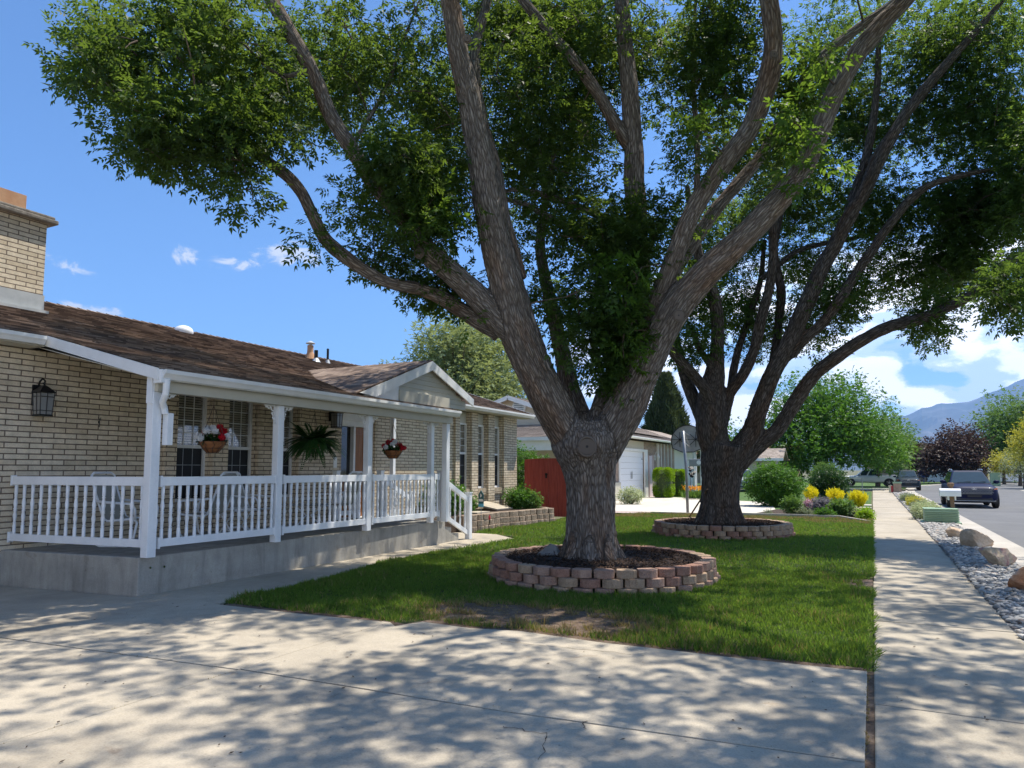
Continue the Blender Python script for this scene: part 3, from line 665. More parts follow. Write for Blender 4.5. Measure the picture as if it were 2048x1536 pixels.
# gable triangle of the end wall
part(MB().slab([(-11.0,21.715,HW+.003),(-18.8,21.715,HW+.003),(-14.8,21.715,4.85)],.12),'end_gable','almond')
for a,b in bays2:part(MB().box(-10.98,-10.90,a,b,3.0,HW),'header_panel','almond')
def window(y0,y1,zb,zm,zt,X=-10.93,cols=3,name='window'):
    w_=part(MB().box(X-.02,X+.05,y0,y0+.045,zb,zt).box(X-.02,X+.05,y1-.045,y1,zb,zt).box(X-.02,X+.05,y0+.045,y1-.045,zt-.05,zt)
      .box(X-.02,X+.05,y0+.045,y1-.045,zb,zb+.055).box(X-.02,X+.035,y0+.045,y1-.045,zm-.03,zm+.03),name,'trim')
    part(MB().box(X-.015,X-.004,y0+.046,y1-.046,zm+.031,zt-.051),'pane','glassdark',w_)
    part(MB().box(X-.015,X+.006,y0+.046,y1-.046,zb+.056,zm-.031),'insect_screen','screen',w_)
    mb=MB();a,b=y0+.046,y1-.046
    for k in range(1,cols):
        yy=a+(b-a)*k/cols;mb.box(X-.003,X+.008,yy-.006,yy+.006,zm+.031,zt-.051)
    for k in range(1,4):
        z=zm+.031+(zt-zm-.08)*k/4;mb.box(X-.003,X+.0075,a,b,z-.008,z+.008)
    part(mb,'muntins','trim',w_)
    mb=MB()
    for k in range(1,cols):
        yy=a+(b-a)*k/cols;mb.box(X+.0061,X+.008,yy-.006,yy+.006,zb+.056,zm-.031)
    for k in range(1,3):
        z=zb+.056+(zm-zb-.09)*k/3;mb.box(X+.0061,X+.0078,a,b,z-.006,z+.006)
    part(mb,'lower_muntins',M['steel'],w_)
    # blind behind the upper pane
    mb=MB()
    z=zm+.05
    while z<zt-.06:mb.box(X-.06,X-.045,a,b,z,z+.032);z+=.045
    part(mb,'blind',BL,w_)
BL=mat('blind_slats',(.42,.37,.30),.7)
gm=M['glassdark'];gm.node_tree.nodes['Principled BSDF'].inputs['Transmission Weight'].default_value=.0
g2=bpy.data.materials.new('pane_glass');g2.use_nodes=True;t=NT(g2.node_tree);gb=t.n('ShaderNodeBsdfGlossy');gb.inputs['Roughness'].default_value=.03
tb=t.n('ShaderNodeBsdfTransparent');tb.inputs[0].default_value=(.96,.97,.97,1);fr=t.n('ShaderNodeLayerWeight');fr.inputs[0].default_value=.5
mx=t.n('ShaderNodeMixShader');t.l(t.m('ADD',t.m('MULTIPLY',t.m('POWER',fr.outputs['Facing'],3.),.7),.08,clamp=True),mx.inputs[0]);t.l(tb.outputs[0],mx.inputs[1]);t.l(gb.outputs[0],mx.inputs[2]);t.l(mx.outputs[0],g2.node_tree.nodes['Material Output'].inputs[0])
M['pane']=g2;M['glassdark0']=M['glassdark'];M['glassdark']=g2
for a,b in bays:window(a,b,1.04,2.02,2.98,cols=3)
for a,b in bays2:window(a,b,1.04,2.1,3.0,cols=2)
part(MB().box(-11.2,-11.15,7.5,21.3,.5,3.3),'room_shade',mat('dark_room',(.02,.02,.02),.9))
# entry door, storm door and side light
d0,d1=door
part(MB().box(-11.02,-10.86,d0,d0+.07,.5,2.75).box(-11.02,-10.86,d1-.07,d1,.5,2.75).box(-11.02,-10.86,d0+.07,d1-.07,2.62,2.75).box(-11.02,-10.86,d0+.50,d0+.57,.5,2.62).box(-11.1,-10.82,d0,d1,2.752,HW).box(-11.05,-10.81,d0,d1,.3,.5),'door_frame','trim')
dr=part(MB().box(-11.0,-10.95,d0+.572,d1-.072,.502,2.61),'front_door','door')
part(MB().box(-10.949,-10.93,d0+.66,d0+.90,.66,1.3).box(-10.949,-10.93,d0+.66,d0+.90,1.45,2.45).box(-10.949,-10.93,d0+.96,d1-.12,.66,1.3).box(-10.949,-10.93,d0+.96,d1-.12,1.45,2.45),'door_panels','door',dr,bevel=.006)
part(MB().cyl((-10.95,d0+.63,1.45),(-10.88,d0+.63,1.45),.015).ico((-10.865,d0+.63,1.45),.03,2),'handle','chrome',dr,smooth=True)
sdl=part(MB().box(-11.0,-10.95,d0+.071,d0+.499,.502,1.35),'side_panel','door')
part(MB().box(-10.99,-10.96,d0+.071,d0+.499,1.352,2.61),'side_light','glassdark0')
part(MB().box(XW+.001,XW+.02,12.45,12.56,1.65,1.9),'door_bell','trim')
# soffit, fascia, roof planes
def roofstrips(mb,e0,e1,r1,r0,cs=.135,lift=.02):
    e0,e1,r1,r0=map(Vector,(e0,e1,r1,r0));n=int((r0-e0).length/cs)
    nm=(e1-e0).cross(r0-e0).normalized()
    if nm.z<0:nm=-nm
    for i in range(n):
        t0,t1=i/n,(i+1)/n+.004
        # each course split along its length with slight unevenness
        a0=e0.lerp(r0,t0);a1=e1.lerp(r1,t0);b0=e0.lerp(r0,min(1,t1));b1=e1.lerp(r1,min(1,t1))
        L=(a1-a0).length;k=max(1,int(L/.9));o=len(mb.v)
        for j in range(k+1):
            s=j/k;u=nm*(lift+.004*noise.noise(Vector((i*.7,j*.9,L))))
            mb.v+=[tuple(a0.lerp(a1,s)),tuple(a0.lerp(a1,s)+u),tuple(b0.lerp(b1,s)+nm*.001)]
        for j in range(k):
            q=o+j*3;mb.f+=[(q,q+3,q+4,q+1),(q+1,q+4,q+5,q+2)]
    return mb
ZR=lambda x:3.5+(-10.4-x)*.3341
mb=MB();roofstrips(mb,(-10.4,-3.4,3.5),(-10.4,22.15,3.5),(-14.8,22.15,4.97),(-14.8,-3.4,4.97))
roofstrips(mb,(-19.2,22.15,3.5),(-19.2,-3.4,3.5),(-14.8,-3.4,4.97),(-14.8,22.15,4.97))
mb.slab([(-10.42,-3.4,3.49),(-10.42,22.15,3.49),(-14.8,22.15,4.955),(-14.8,-3.4,4.955)],.05);mb.slab([(-19.18,22.15,3.49),(-19.18,-3.4,3.49),(-14.8,-3.4,4.955),(-14.8,22.15,4.955)],.05)
# porch lean-to and its little gable
roofstrips(mb,(-8.0,5.92,2.885),(-8.0,13.22,2.885),(-10.42,13.22,3.506),(-10.42,5.92,3.506))
mb.slab([(-8.02,5.92,2.875),(-8.02,13.22,2.875),(-10.42,13.22,3.49),(-10.42,5.92,3.49)],.04)
GA=(12.45,3.88)
roofstrips(mb,(-11.9,14.14,3.24),(-8.18,14.14,3.24),(-8.18,*GA),(-11.9,*GA))
roofstrips(mb,(-8.18,10.02,2.955),(-11.9,10.02,2.955),(-11.9,*GA),(-8.18,*GA))
mb.slab([(-11.9,14.14,3.23),(-8.19,14.14,3.23),(-8.19,GA[0],GA[1]-.012),(-11.9,GA[0],GA[1]-.012)],.04)
mb.slab([(-8.19,10.02,2.945),(-11.9,10.02,2.945),(-11.9,GA[0],GA[1]-.012),(-8.19,GA[0],GA[1]-.012)],.04)
# ridge caps
y=-3.4
while y<22:
    mb.add([(-14.66,y,4.955),(-14.8,y,5.01),(-14.94,y,4.955),(-14.66,y+.25,4.94),(-14.8,y+.25,4.993),(-14.94,y+.25,4.94)],[(0,3,4,1),(1,4,5,2),(0,1,2)]);y+=.21
x=-8.2
while x>-11.8:
    mb.add([(x,12.31,3.86),(x,12.45,3.915),(x,12.59,3.86),(x-.25,12.31,3.845),(x-.25,12.45,3.9),(x-.25,12.59,3.845)],[(0,1,4,3),(1,2,5,4),(0,2,1)]);x-=.21
roof=part(mb,'roof','shingle')
# chimney
ch=part(MB().box(-13.7,-13.0,5.62,7.28,3.9,5.98).box(-13.7,-13.0,5.62,7.28,3.0,3.9),'chimney','brick')
part(MB().box(-13.85,-12.88,5.5,7.42,5.98,6.06).box(-13.8,-12.92,5.54,7.38,6.06,6.12),'chimney_cap','cap',ch,bevel=.02)
part(MB().box(-13.55,-13.12,6.2,6.98,6.12,6.42).box(-13.5,-13.17,6.26,6.92,6.42,6.425),'clay_flue','flue',ch,bevel=.01)
part(MB().box(-13.02,-12.985,5.6,7.3,4.36,4.68).box(-13.7,-12.985,5.59,5.62,4.36,4.72).box(-13.0,-12.9,5.5,7.34,4.30,4.40),'flashing','flash',ch)
# vents
v1=part(MB().cyl((-14.1,15.2,4.6),(-14.1,15.2,5.12),.085).lathe([(.17,0),(.09,.2),(.085,.3)],(-14.1,15.2,4.72)),'roof_vent','flue',smooth=False)
part(MB().lathe([(.13,0),(.13,.02),(.02,.08)],(-14.1,15.2,5.17)).cyl((-14.1,15.2,5.1),(-14.1,15.2,5.2),.05),'vent_cap','flash',v1)
for X,Y,r,h in((-13.7,15.0,.055,.32),(-13.9,15.7,.035,.42),(-13.6,18.0,.045,.24)):
    z=ZR(X);part(MB().cyl((X,Y,z-.1),(X,Y,z+h),r,12),'vent_pipe','black');part(MB().lathe([(r*2.4,0),(r*1.05,.12)],(X,Y,z-.02),12),'pipe_boot','flash')
part(MB().ico((-14.5,11.35,4.87),(.22,.22,.16),3),'skylight_dome','white',smooth=True)
# fascia, gutters, soffits, rakes
def extr(mb,prof,y0,y1):
    n=len(prof);return mb.add([(x,y0,z) for x,z in prof]+[(x,y1,z) for x,z in prof],[tuple(range(n)),tuple(range(n,2*n))[::-1]]+[(i,n+i,n+(i+1)%n,(i+1)%n) for i in range(n)])
def gutter(mb,x,z,y0,y1):
    return extr(mb,[(x-.012,z),(x-.012,z-.115),(x+.045,z-.115),(x+.075,z-.07),(x+.10,z-.045),(x+.10,z+.004),(x+.088,z+.004),(x+.088,z-.01),(x,z-.012)],y0,y1)
mb=MB();gutter(mb,-10.4,3.475,-3.4,5.86);part(mb,'main_gutter','trim');mb=MB();gutter(mb,-10.4,3.475,14.16,22.15);part(mb,'main_gutter','trim')
mb=MB();gutter(mb,-8.0,2.865,5.95,13.2);part(mb,'porch_gutter','trim')
mb=MB().box(-10.42,-10.395,-3.4,5.88,3.36,3.485).box(-10.42,-10.395,14.15,22.15,3.36,3.485)
mb.box(-8.035,-8.013,5.93,13.2,2.74,2.87)
part(mb,'fascia','trim')
mb=MB().box(-10.79,-10.42,-3.4,5.9,3.345,3.36).box(-10.79,-10.42,13.2,22.1,3.345,3.36)
mb.hexa([Vector(q) for q in((-10.79,5.92,3.39),(-8.10,5.92,2.76),(-8.10,13.2,2.76),(-10.79,13.2,3.39),(-10.79,5.92,3.40),(-8.10,5.92,2.77),(-8.10,13.2,2.77),(-10.79,13.2,3.40))])
part(mb,'soffit','almond')
part(MB().slab([(-10.44,5.905,3.36),(-8.0,5.905,2.735),(-8.0,5.905,2.885),(-10.42,5.905,3.507)],.025),'barge_board','trim')
part(MB().beam((-10.38,22.16,3.43),(-14.8,22.16,4.9),.025,.17),'barge_board','trim')
part(MB().slab([(-8.16,12.45,GA[1]-.19),(-8.16,14.18,3.06),(-8.16,14.18,3.225),(-8.16,12.45,GA[1]+.0)],.03),'barge_board','trim')
part(MB().slab([(-8.16,12.45,GA[1]-.19),(-8.16,12.45,GA[1]),(-8.16,10.10,2.985),(-8.16,10.55,2.95)],.03),'barge_board','trim')
part(MB().slab([(-8.21,10.2,2.94),(-8.21,11.32,2.94),(-8.21,11.32,3.26)],.025),'gable_return','trim')
mb=MB();z=2.96;i=0     # lap siding of the gable
while z<3.72:
    hh=(3.72-z)/(3.72-2.9);w0=max(.02,1.95*(3.78-z)/.9)
    mb.add([(-8.27,12.45-w0,z),(-8.27,min(14.0,12.45+w0),z),(-8.29,min(14.0,12.45+w0),z+.11),(-8.29,12.45-w0,z+.11),(-8.3,12.45-w0,z),(-8.3,min(14.0,12.45+w0),z)],[(0,1,2,3),(0,4,5,1)]);z+=.1
part(mb,'gable_siding','almond')
part(MB().box(-8.265,-8.19,11.33,13.17,2.94,3.16).box(-10.3,-8.265,13.0,13.17,2.94,3.16).box(-8.26,-8.10,6.0,13.16,2.60,2.745),'porch_beam','almond')
# downspout
part(MB().box(-8.10,-7.95,5.93,6.06,2.7,2.87).tube([(-7.97,6.02,2.75),(-7.97,6.02,2.66),(-7.99,6.03,2.56),(-8.07,6.05,2.47),(-8.10,6.10,2.40),(-8.10,6.12,2.32)],.042,10).box(-8.15,-8.05,6.125,6.205,1.92,2.33),'downspout','white')
# deck
mb=MB().prism([(-10.8,5.68),(-8.27,5.96),(-8.36,13.3),(-10.8,13.3)],-.05,.5)
mb.box(-10.79,-8.4,13.3,13.62,-.05,.34);mb.box(-10.79,-8.4,13.62,13.94,-.05,.18)
part(mb,'porch_deck','porchc',bevel=.012)
part(MB().cyl((-8.27,6.12,.36),(-8.255,6.12,.36),.014).cyl((-8.27,6.32,.35),(-8.255,6.32,.35),.014),'bolt_head','chrome')
# posts and railings
PY=[(-8.21,6.04,.128),(-8.22,8.20,.118),(-8.27,10.47,.118),(-8.32,12.64,.11)]
for x,y,w_ in PY:
    part(MB().box(x-w_/2,x+w_/2,y-w_/2,y+w_/2,.5,2.598),'porch_post','white',bevel=.006)
part(MB().box(-8.27,-8.15,13.0,13.13,.5,2.938),'porch_post','white',bevel=.006)
part(MB().box(-8.265,-8.16,5.96,6.05,2.45,2.8),'post_cover','white')
part(MB().box(-10.35,-10.25,13.95,14.05,.0,3.05),'side_post','white',bevel=.005)
def bracket(x,y,z,sg):
    mb=MB()
    for r,cy,cz in((.05,.07,-.055),(.036,.055,-.14),(.026,.045,-.205),(.032,.15,-.04),(.02,.2,-.03)):
        pts=[(x,y+sg*(cy+r*math.cos(a)*(1-a/14)),z+cz+r*math.sin(a)*(1-a/14)) for a in [k*.7 for k in range(11)]]
        mb.tube(pts,.0095,6)
    mb.beam((x,y+sg*.01,z-.01),(x,y+sg*.24,z-.01),.02,.018);mb.beam((x,y+sg*.012,z),(x,y+sg*.012,z-.25),.02,.018);mb.ico((x,y+sg*.02,z-.27),.018,1)
    return part(mb,'scroll_bracket','trim')
for x,y,w_ in PY:
    if y>7:bracket(x,y-w_/2,2.6,-1)
    bracket(x,y+w_/2,2.6,1)
prof=[(.019,0),(.021,.02),(.021,.16),(.014,.175),(.024,.19),(.014,.205),(.017,.22),(.025,.30),(.016,.37),(.026,.385),(.016,.40),(.026,.415),(.016,.43),(.025,.50),(.017,.58),(.014,.60),(.024,.615),(.014,.63),(.021,.645),(.021,.80)]
def baluster_mesh(zb):
    h=1.40-zb;mb=MB().lathe([(r*1.08,z*h/.80) for r,z in prof],(0,0,zb),10);return mb
BAL=baluster_mesh(.70).build('baluster','white',origin=(0,0,0),smooth=False)
BM_=BAL.data;bpy.data.objects.remove(BAL)
BM_.polygons.foreach_set('use_smooth',[True]*len(BM_.polygons))
def railing(a,b,n,zl=.62,zr=None):
    a,b=Vector(a),Vector(b);zr=zr or zl
    mb=MB();mb.beam(a+Vector((0,0,1.455)),b+Vector((0,0,1.455)),.055,.115);mb.beam(a+Vector((0,0,.67)),b+Vector((0,0,.67)),.05,.10)
    d=(b-a).normalized()
    for q,s_ in((a,1),(b,-1)):
        for z in(1.455,.67):mb.beam(q+Vector((0,0,z))+d*s_*.001,q+Vector((0,0,z))+d*s_*.03,.075,.145)
    r=part(mb,'railing','white',bevel=.004)
    for i in range(n):
        p=a.lerp(b,(i+.5)/n);o=bpy.data.objects.new('baluster',BM_);COL.objects.link(o);o.parent=r
        o.location=p-ORG[house.name]
railing((-10.78,5.78,0),(-8.27,6.04,0),15)
railing((-8.19,6.14,0),(-8.2,8.15,0),16)
railing((-8.2,8.29,0),(-8.25,10.43,0),16)
railing((-8.25,10.57,0),(-8.3,12.60,0),15)
railing((-8.3,12.72,0),(-8.3,12.93,0),2)
def stair(x,y0,y1,zb0,zb1,n):
    mb=MB();mb.beam((x,y0,zb0+.9),(x,y1,zb1+.9),.055,.11);mb.beam((x,y0,zb0+.14),(x,y1,zb1+.14),.05,.10)
    mb.box(x-.06,x+.06,y0-.12,y0,zb0-.02,zb0+1.06);mb.box(x-.07,x+.07,y0-.13,y0+.01,zb0+1.06,zb0+1.09)
    mb.box(x-.06,x+.06,y1,y1+.12,zb1-.02,zb1+1.04);mb.box(x-.07,x+.07,y1-.01,y1+.13,zb1+1.04,zb1+1.07)
    r=part(mb,'stair_rail','white',bevel=.004)
    for i in range(n):
        t=(i+.5)/n;o=bpy.data.objects.new('baluster',BM_);COL.objects.link(o);o.parent=r
        z=zb0+(zb1-zb0)*t;o.location=Vector((x,y0+(y1-y0)*t,z-.52))-ORG[house.name]
stair(-8.38,13.2,14.28,.5,.02,5);stair(-9.85,13.0,14.1,.5,.02,5);stair(-10.6,12.4,12.98,.5,.5,3)
# wall lanterns
def lantern(x,y,z,s=1.):
    l=part(MB().box(x,x+.03*s,y-.07*s,y+.07*s,z-.22*s,z+.08*s)
      .tube([(x+.02*s,y,z+.02*s),(x+.06*s,y,z+.13*s),(x+.13*s,y,z+.17*s),(x+.19*s,y,z+.13*s),(x+.17*s,y,z+.08*s),(x+.15*s,y,z+.1*s)],.013*s,8)
      .lathe([(.16*s,-.06*s),(.15*s,-.045*s),(.055*s,.03*s),(.02*s,.05*s)],(x+.17*s,y,z+.02*s),4)
      .lathe([(.13*s,-.4*s),(.13*s,-.375*s)],(x+.17*s,y,z+.02*s),4),'wall_lantern','black')
    mb=MB()
    for k in range(4):
        for dd in (0,.5):
            a=2*math.pi*(k+.5)/4;b=2*math.pi*(k+1.5)/4
            pt=lambda r,z_:Vector((x+.17*s+r*(math.cos(a)*(1-dd)+math.cos(b)*dd),y+r*(math.sin(a)*(1-dd)+math.sin(b)*dd),z+z_*s))
            mb.cyl(pt(.14*s,-.04),pt(.118*s,-.36),.006*s,6)
    for zz,r in((-.1,.137),(-.3,.123)):
        for k in range(4):
            a=2*math.pi*(k+.5)/4;b=2*math.pi*(k+1.5)/4
            mb.cyl((x+.17*s+r*s*math.cos(a),y+r*s*math.sin(a),z+zz*s),(x+.17*s+r*s*math.cos(b),y+r*s*math.sin(b),z+zz*s),.005*s,6)
    part(mb,'lantern_bars','black',l)
    part(MB().lathe([(.112*s,-.355*s),(.13*s,-.05*s)],(x+.17*s,y,z),4),'lantern_glass','lampglass',l)
lantern(-10.795,6.04,2.75,1.0);lantern(-10.795,12.35,2.9,.95)
part(MB().box(XW+.001,XW+.02,6.98,6.995,2.33,2.37).tube([(XW+.02,6.97,2.42),(XW+.03,6.99,2.37),(XW+.02,7.01,2.42)],.006,6).tube([(XW+.02,6.99,2.37),(XW+.02,6.99,2.27)],.006,6),'wall_hook','black')
part(MB().box(XW-.01,XW+.02,-.5,8.1,.0,.46),'foundation','porchc')
# grille: hanging basket brackets under beam handled by the baskets
# ================= PORCH THINGS =================
def basket(loc,label,seed,red=.5):
    x,y,z=loc;b=empty('hanging_basket',(x,y,z),label,'flower basket','flower baskets hanging under the porch beam')
    rs=random.Random(seed)
    MB().lathe([(.075,-.16),(.13,-.10),(.175,-.03),(.19,.0),(.17,.0),(.06,-.13)],(x,y,z),20).build('coco_liner','terracotta',b,smooth=True)
    mb=MB()
    for zz,r in((0,.195),(-.10,.137)):
        mb.tube([(x+r*math.cos(a),y+r*math.sin(a),z+zz) for a in [k*math.pi/12 for k in range(25)]],.004,5)
    for k in range(9):
        a=2*math.pi*k/9;mb.tube([(x+r*math.cos(a+s_),y+r*math.sin(a+s_),z+zz) for r,zz,s_ in((.195,0,0),(.165,-.06,.2),(.137,-.10,0),(.08,-.163,.1))],.0035,5)
    mb.build('wire_frame','black',b)
    mb=MB()
    for k in range(3):
        a=2*math.pi*k/3+.4;mb.tube([(x+.19*math.cos(a),y+.19*math.sin(a),z),(x,y,z+.52)],.0045,5)
    mb.tube([(x,y,z+.5),(x,y,2.75)],.004,5);mb.build('hanger_chain','twig',b)
    n=17
    for k in range(n):
        a=2*math.pi*k*2/n+rs.uniform(-.2,.2);r=(.22,.15,.10)[k%3];c=np.array([[x+r*math.cos(a),y+r*math.sin(a),z+rs.uniform(.02,.09)+(0,.07,.13)[k%3]]])
        if k==n-1:c=np.array([[x,y,z+.19]])
        m_=240;C=c+unit(NR.normal(0,1,(m_,3)))*.055;D=C-c+NR.normal(0,.01,(m_,3));N=NR.normal(0,1,(m_,3))
        isr=rs.random()<red
        npmesh('red_bloom' if isr else 'white_bloom','redfl' if isr else 'whitefl',kites(C-D*.3,N,D,NR.uniform(.016,.028,m_),NR.uniform(.014,.022,m_),.2),4,b)
    m_=160;a=NR.uniform(0,6.28,m_);r=NR.uniform(.05,.2,m_);C=np.stack([x+r*np.cos(a),y+r*np.sin(a),z+NR.uniform(-.01,.09,m_)],1)
    npmesh('leaves','fern',kites(C,NR.normal(0,1,(m_,3))+[0,0,-.2],NR.normal(0,.4,(m_,3))+[0,0,1],NR.uniform(.05,.08,m_),NR.uniform(.04,.06,m_)),4,b)
p=P(425,883,X=-8.5);basket(tuple(p),'red and white flower basket hanging left of the second porch post',3,.45)
p=P(786,901,X=-8.5);basket(tuple(p),'red and white flower basket hanging between the third and fourth porch posts',9,.6)
p=P(628,885,X=-8.5);x,y,z=p
f=empty('hanging_fern',tuple(p),'dark green fern with drooping fronds in a hanging basket on the porch','fern')
MB().lathe([(.05,-.11),(.11,-.05),(.13,.0),(.11,0),(.04,-.09)],(x,y,z),16).build('coco_liner','terracotta',f,smooth=True)
mb=MB()
for k in range(8):
    a=2*math.pi*k/8;mb.tube([(x+.132*math.cos(a),y+.132*math.sin(a),z),(x+.115*math.cos(a+.1),y+.115*math.sin(a+.1),z-.05),(x+.055*math.cos(a),y+.055*math.sin(a),z-.113)],.0035,5)
for k in range(3):
    a=2*math.pi*k/3;mb.tube([(x+.13*math.cos(a),y+.13*math.sin(a),z),(x,y,z+.5)],.003,5)
mb.tube([(x,y,z+.5),(x,y,2.75)],.003,5);mb.build('wire_frame','black',f)
V=[]
for k in range(120):
    a=rnd.uniform(0,6.28);L=rnd.uniform(.38,.66);up=rnd.uniform(-.2,1.1);n=26
    t_=np.linspace(.05,1,n);R=L*(t_-.10*t_**2)*.95*math.cos(up*.7);Zz=L*(up*.75*t_-(.16+.52*max(0,.8-up*.6))*t_**2.2)
    C=np.stack([x+.03*math.cos(a)+R*math.cos(a),y+.03*math.sin(a)+R*math.sin(a),z+.02+Zz],1)
    T=unit(np.gradient(C,axis=0));sd=unit(np.cross(T,[0,0,1.]));nn=np.cross(sd,T);w_=.066*np.sin(np.pi*np.clip(t_*.93+.06,0,1))**.6+.006
    for sg in(-1,1):V.append(kites(C,sd*sg+T*.35-nn*.15,nn,w_,np.full(n,.027),.1))
npmesh('fronds','fern',np.concatenate(V),4,f)
# patio chairs
SL=mat('sling_fabric',(.34,.33,.29),.8)
def chair(loc,rz,label,src=None):
    c=empty('patio_chair',(0,0,0),label,'patio chair','white framed patio chairs on the porch')
    for sg in(-1,1):
        xx=.27*sg
        MB().tube([(xx,.36,1.02),(xx,.30,.8),(xx,.16,.42),(xx,.10,.38),(xx,-.28,.41),(xx,-.33,.36),(xx,-.28,.1),(xx,-.2,.03),(xx,.2,.03),(xx,.3,.08)],.017,8).build('side_frame','white',c,smooth=True)
        MB().tube([(xx*1.12,.25,.66),(xx*1.14,.05,.64),(xx*1.14,-.26,.62),(xx*1.12,-.31,.55),(xx*1.05,-.31,.4)],.018,8).build('armrest','white',c,smooth=True)
    for q_ in (MB().tube([(-.27,.3,.08),(.27,.3,.08)],.015,8),MB().tube([(-.27,-.24,.05),(.27,-.24,.05)],.015,8)):q_.build('cross_bar','white',c)
    MB().tube([(-.27,.36,1.02),(-.2,.37,1.06),(.2,.37,1.06),(.27,.36,1.02)],.017,8).build('cross_bar','white',c)
    mb=MB();pr=[(.36,1.03),(.30,.8),(.22,.58),(.15,.42),(.08,.385),(-.1,.39),(-.28,.41)]
    for (y1,z1),(y2,z2) in zip(pr,pr[1:]):mb.add([(-.26,y1,z1),(.26,y1,z1),(.26,y2,z2),(-.26,y2,z2)],[(0,1,2,3)])
    mb.build('sling_seat',SL,c);c.location=loc;c.rotation_euler=(0,0,rz);return c
ch0=chair((-9.7,6.75,.5),2.0,'white patio chair by the porch corner nearest the wall lantern')
copytree(ch0,(-9.5,8.0,.5),'white patio chair behind the railing left of the second porch post',-1.2)
copytree(ch0,(-9.9,9.25,.5),'white patio chair behind the flower basket near the middle window',1.9)
copytree(ch0,(-9.6,11.3,.5),'white patio chair farthest along the porch toward the front door',-1.4)
t=empty('patio_table',(-9.55,10.35,.5),'low white patio table with a glass top behind the porch railing','patio table')
MB().lathe([(.36,.44),(.375,.455),(.36,.47)],(-9.55,10.35,.5),24).build('table_top','lampglass',t)
for k in range(3):
    a=2.1*k+.3;MB().tube([(-9.55+.3*math.cos(a),10.35+.3*math.sin(a),.945),(-9.55+.05*math.cos(a),10.35+.05*math.sin(a),.75),(-9.55+.3*math.cos(a),10.35+.3*math.sin(a),.515)],.014,8).build('leg','white',t)
t2=empty('side_table',(-9.55,8.62,.5),'small white side table between two patio chairs','side table')
MB().box(-9.78,-9.32,8.4,8.84,.94,.96).build('table_top','white',t2)
for a,b in((-1,-1),(1,-1),(1,1),(-1,1)):MB().tube([(-9.55+.2*a,8.62+.19*b,.94),(-9.55-.2*a,8.62+.19*b,.505)],.012,6).build('leg','white',t2)
# ================= PLANTER RINGS =================
def ring(c,r,label,seed,cols):
    rs=random.Random(seed);e=empty('planter_ring',(c[0],c[1],0),label,'planter','block planter rings round the big trees')
    for k in range(3):
        rr=r-.03*k;n=int(2*math.pi*(rr-.02)/.292);off=rs.random()
        for i in range(n):
            a0=2*math.pi*(i+off)/n+.006;a1=2*math.pi*(i+1+off)/n-.008
            j=rs.uniform(-.012,.012);ro=rr+j;ri=rr-.19+j;z0=-.02+k*.115;z1=z0+.112+rs.uniform(-.004,.003)
            am=(a0+a1)/2;poly=[]
            for t_,q in ((0,.965),(.2,.995),(.5,1.012),(.8,.995),(1,.965)):
                a=a0+(a1-a0)*t_;poly.append((c[0]+ro*q*math.cos(a),c[1]+ro*q*math.sin(a)))
            for t_ in(.93,.07):
                a=a0+(a1-a0)*t_;poly.append((c[0]+ri*math.cos(a),c[1]+ri*math.sin(a)))
            MB().prism(poly,z0,z1).build('block',rs.choice(cols[k]),e,bevel=.009)
    mb=MB();n=40;vs=[(c[0],c[1],.30)];N_=3
    for j in range(1,5):
        for i in range(n):
            a=2*math.pi*i/n;q=(r-.2)*j/4;vs.append((c[0]+q*math.cos(a),c[1]+q*math.sin(a),.31-.012*j+.025*noise.noise(Vector((q*3*math.cos(a),q*3*math.sin(a),seed)))))
    fs=[(0,1+i,1+(i+1)%n) for i in range(n)]
    for j in range(3):
        for i in range(n):fs.append((1+j*n+i,1+(j+1)*n+i,1+(j+1)*n+(i+1)%n,1+j*n+(i+1)%n))
    mb.add(vs,fs);mb.build('mulch_bed','mulch',e)
    m_=4200;a=NR.uniform(0,6.28,m_);q=np.sqrt(NR.uniform(.1,1,m_))*(r-.21)
    C=np.stack([c[0]+q*np.cos(a),c[1]+q*np.sin(a),.285+NR.uniform(0,.035,m_)],1);D=NR.normal(0,1,(m_,3));D[:,2]*=.35
    o=npmesh('bark_chips','chip',kites(C,D,NR.normal(0,.5,(m_,3))+[0,0,1],NR.uniform(.025,.07,m_),NR.uniform(.01,.022,m_),.3),4,e);o['kind']='stuff'
    return e
ring(TR1,1.70,'round planter of three courses of red and tan blocks round the nearer tree',5,(('blk1','blk1','blk2'),('blk1','blk1','blk0','blk2'),('blk2','blk2','blk0','blk1')))
ring(TR2,1.70,'round planter of brown blocks round the farther tree',6,(('blk1','blk0'),('blk1','blk0','blk1'),('blk1','blk0','blk1')))
p=P(1098,1103,Z=.33)
mb=MB();mb.add([(p[0]-.2,p[1]-.1,.27),(p[0]+.22,p[1]-.14,.27),(p[0]+.2,p[1]+.12,.27),(p[0]-.16,p[1]+.12,.27),(p[0]+.03,p[1]-.02,.46),(p[0]+.12,p[1]+.0,.44)],[(0,1,5,4),(1,2,5),(2,3,4,5),(3,0,4),(3,2,1,0)])
tag(mb.build('pointed_stone',nmat('grey_stone',[(.3,(.17,.165,.16)),(.7,(.27,.26,.25))],8,.9,.5),bevel=.01),'grey pointed stone standing in the mulch left of the near trunk','stone')
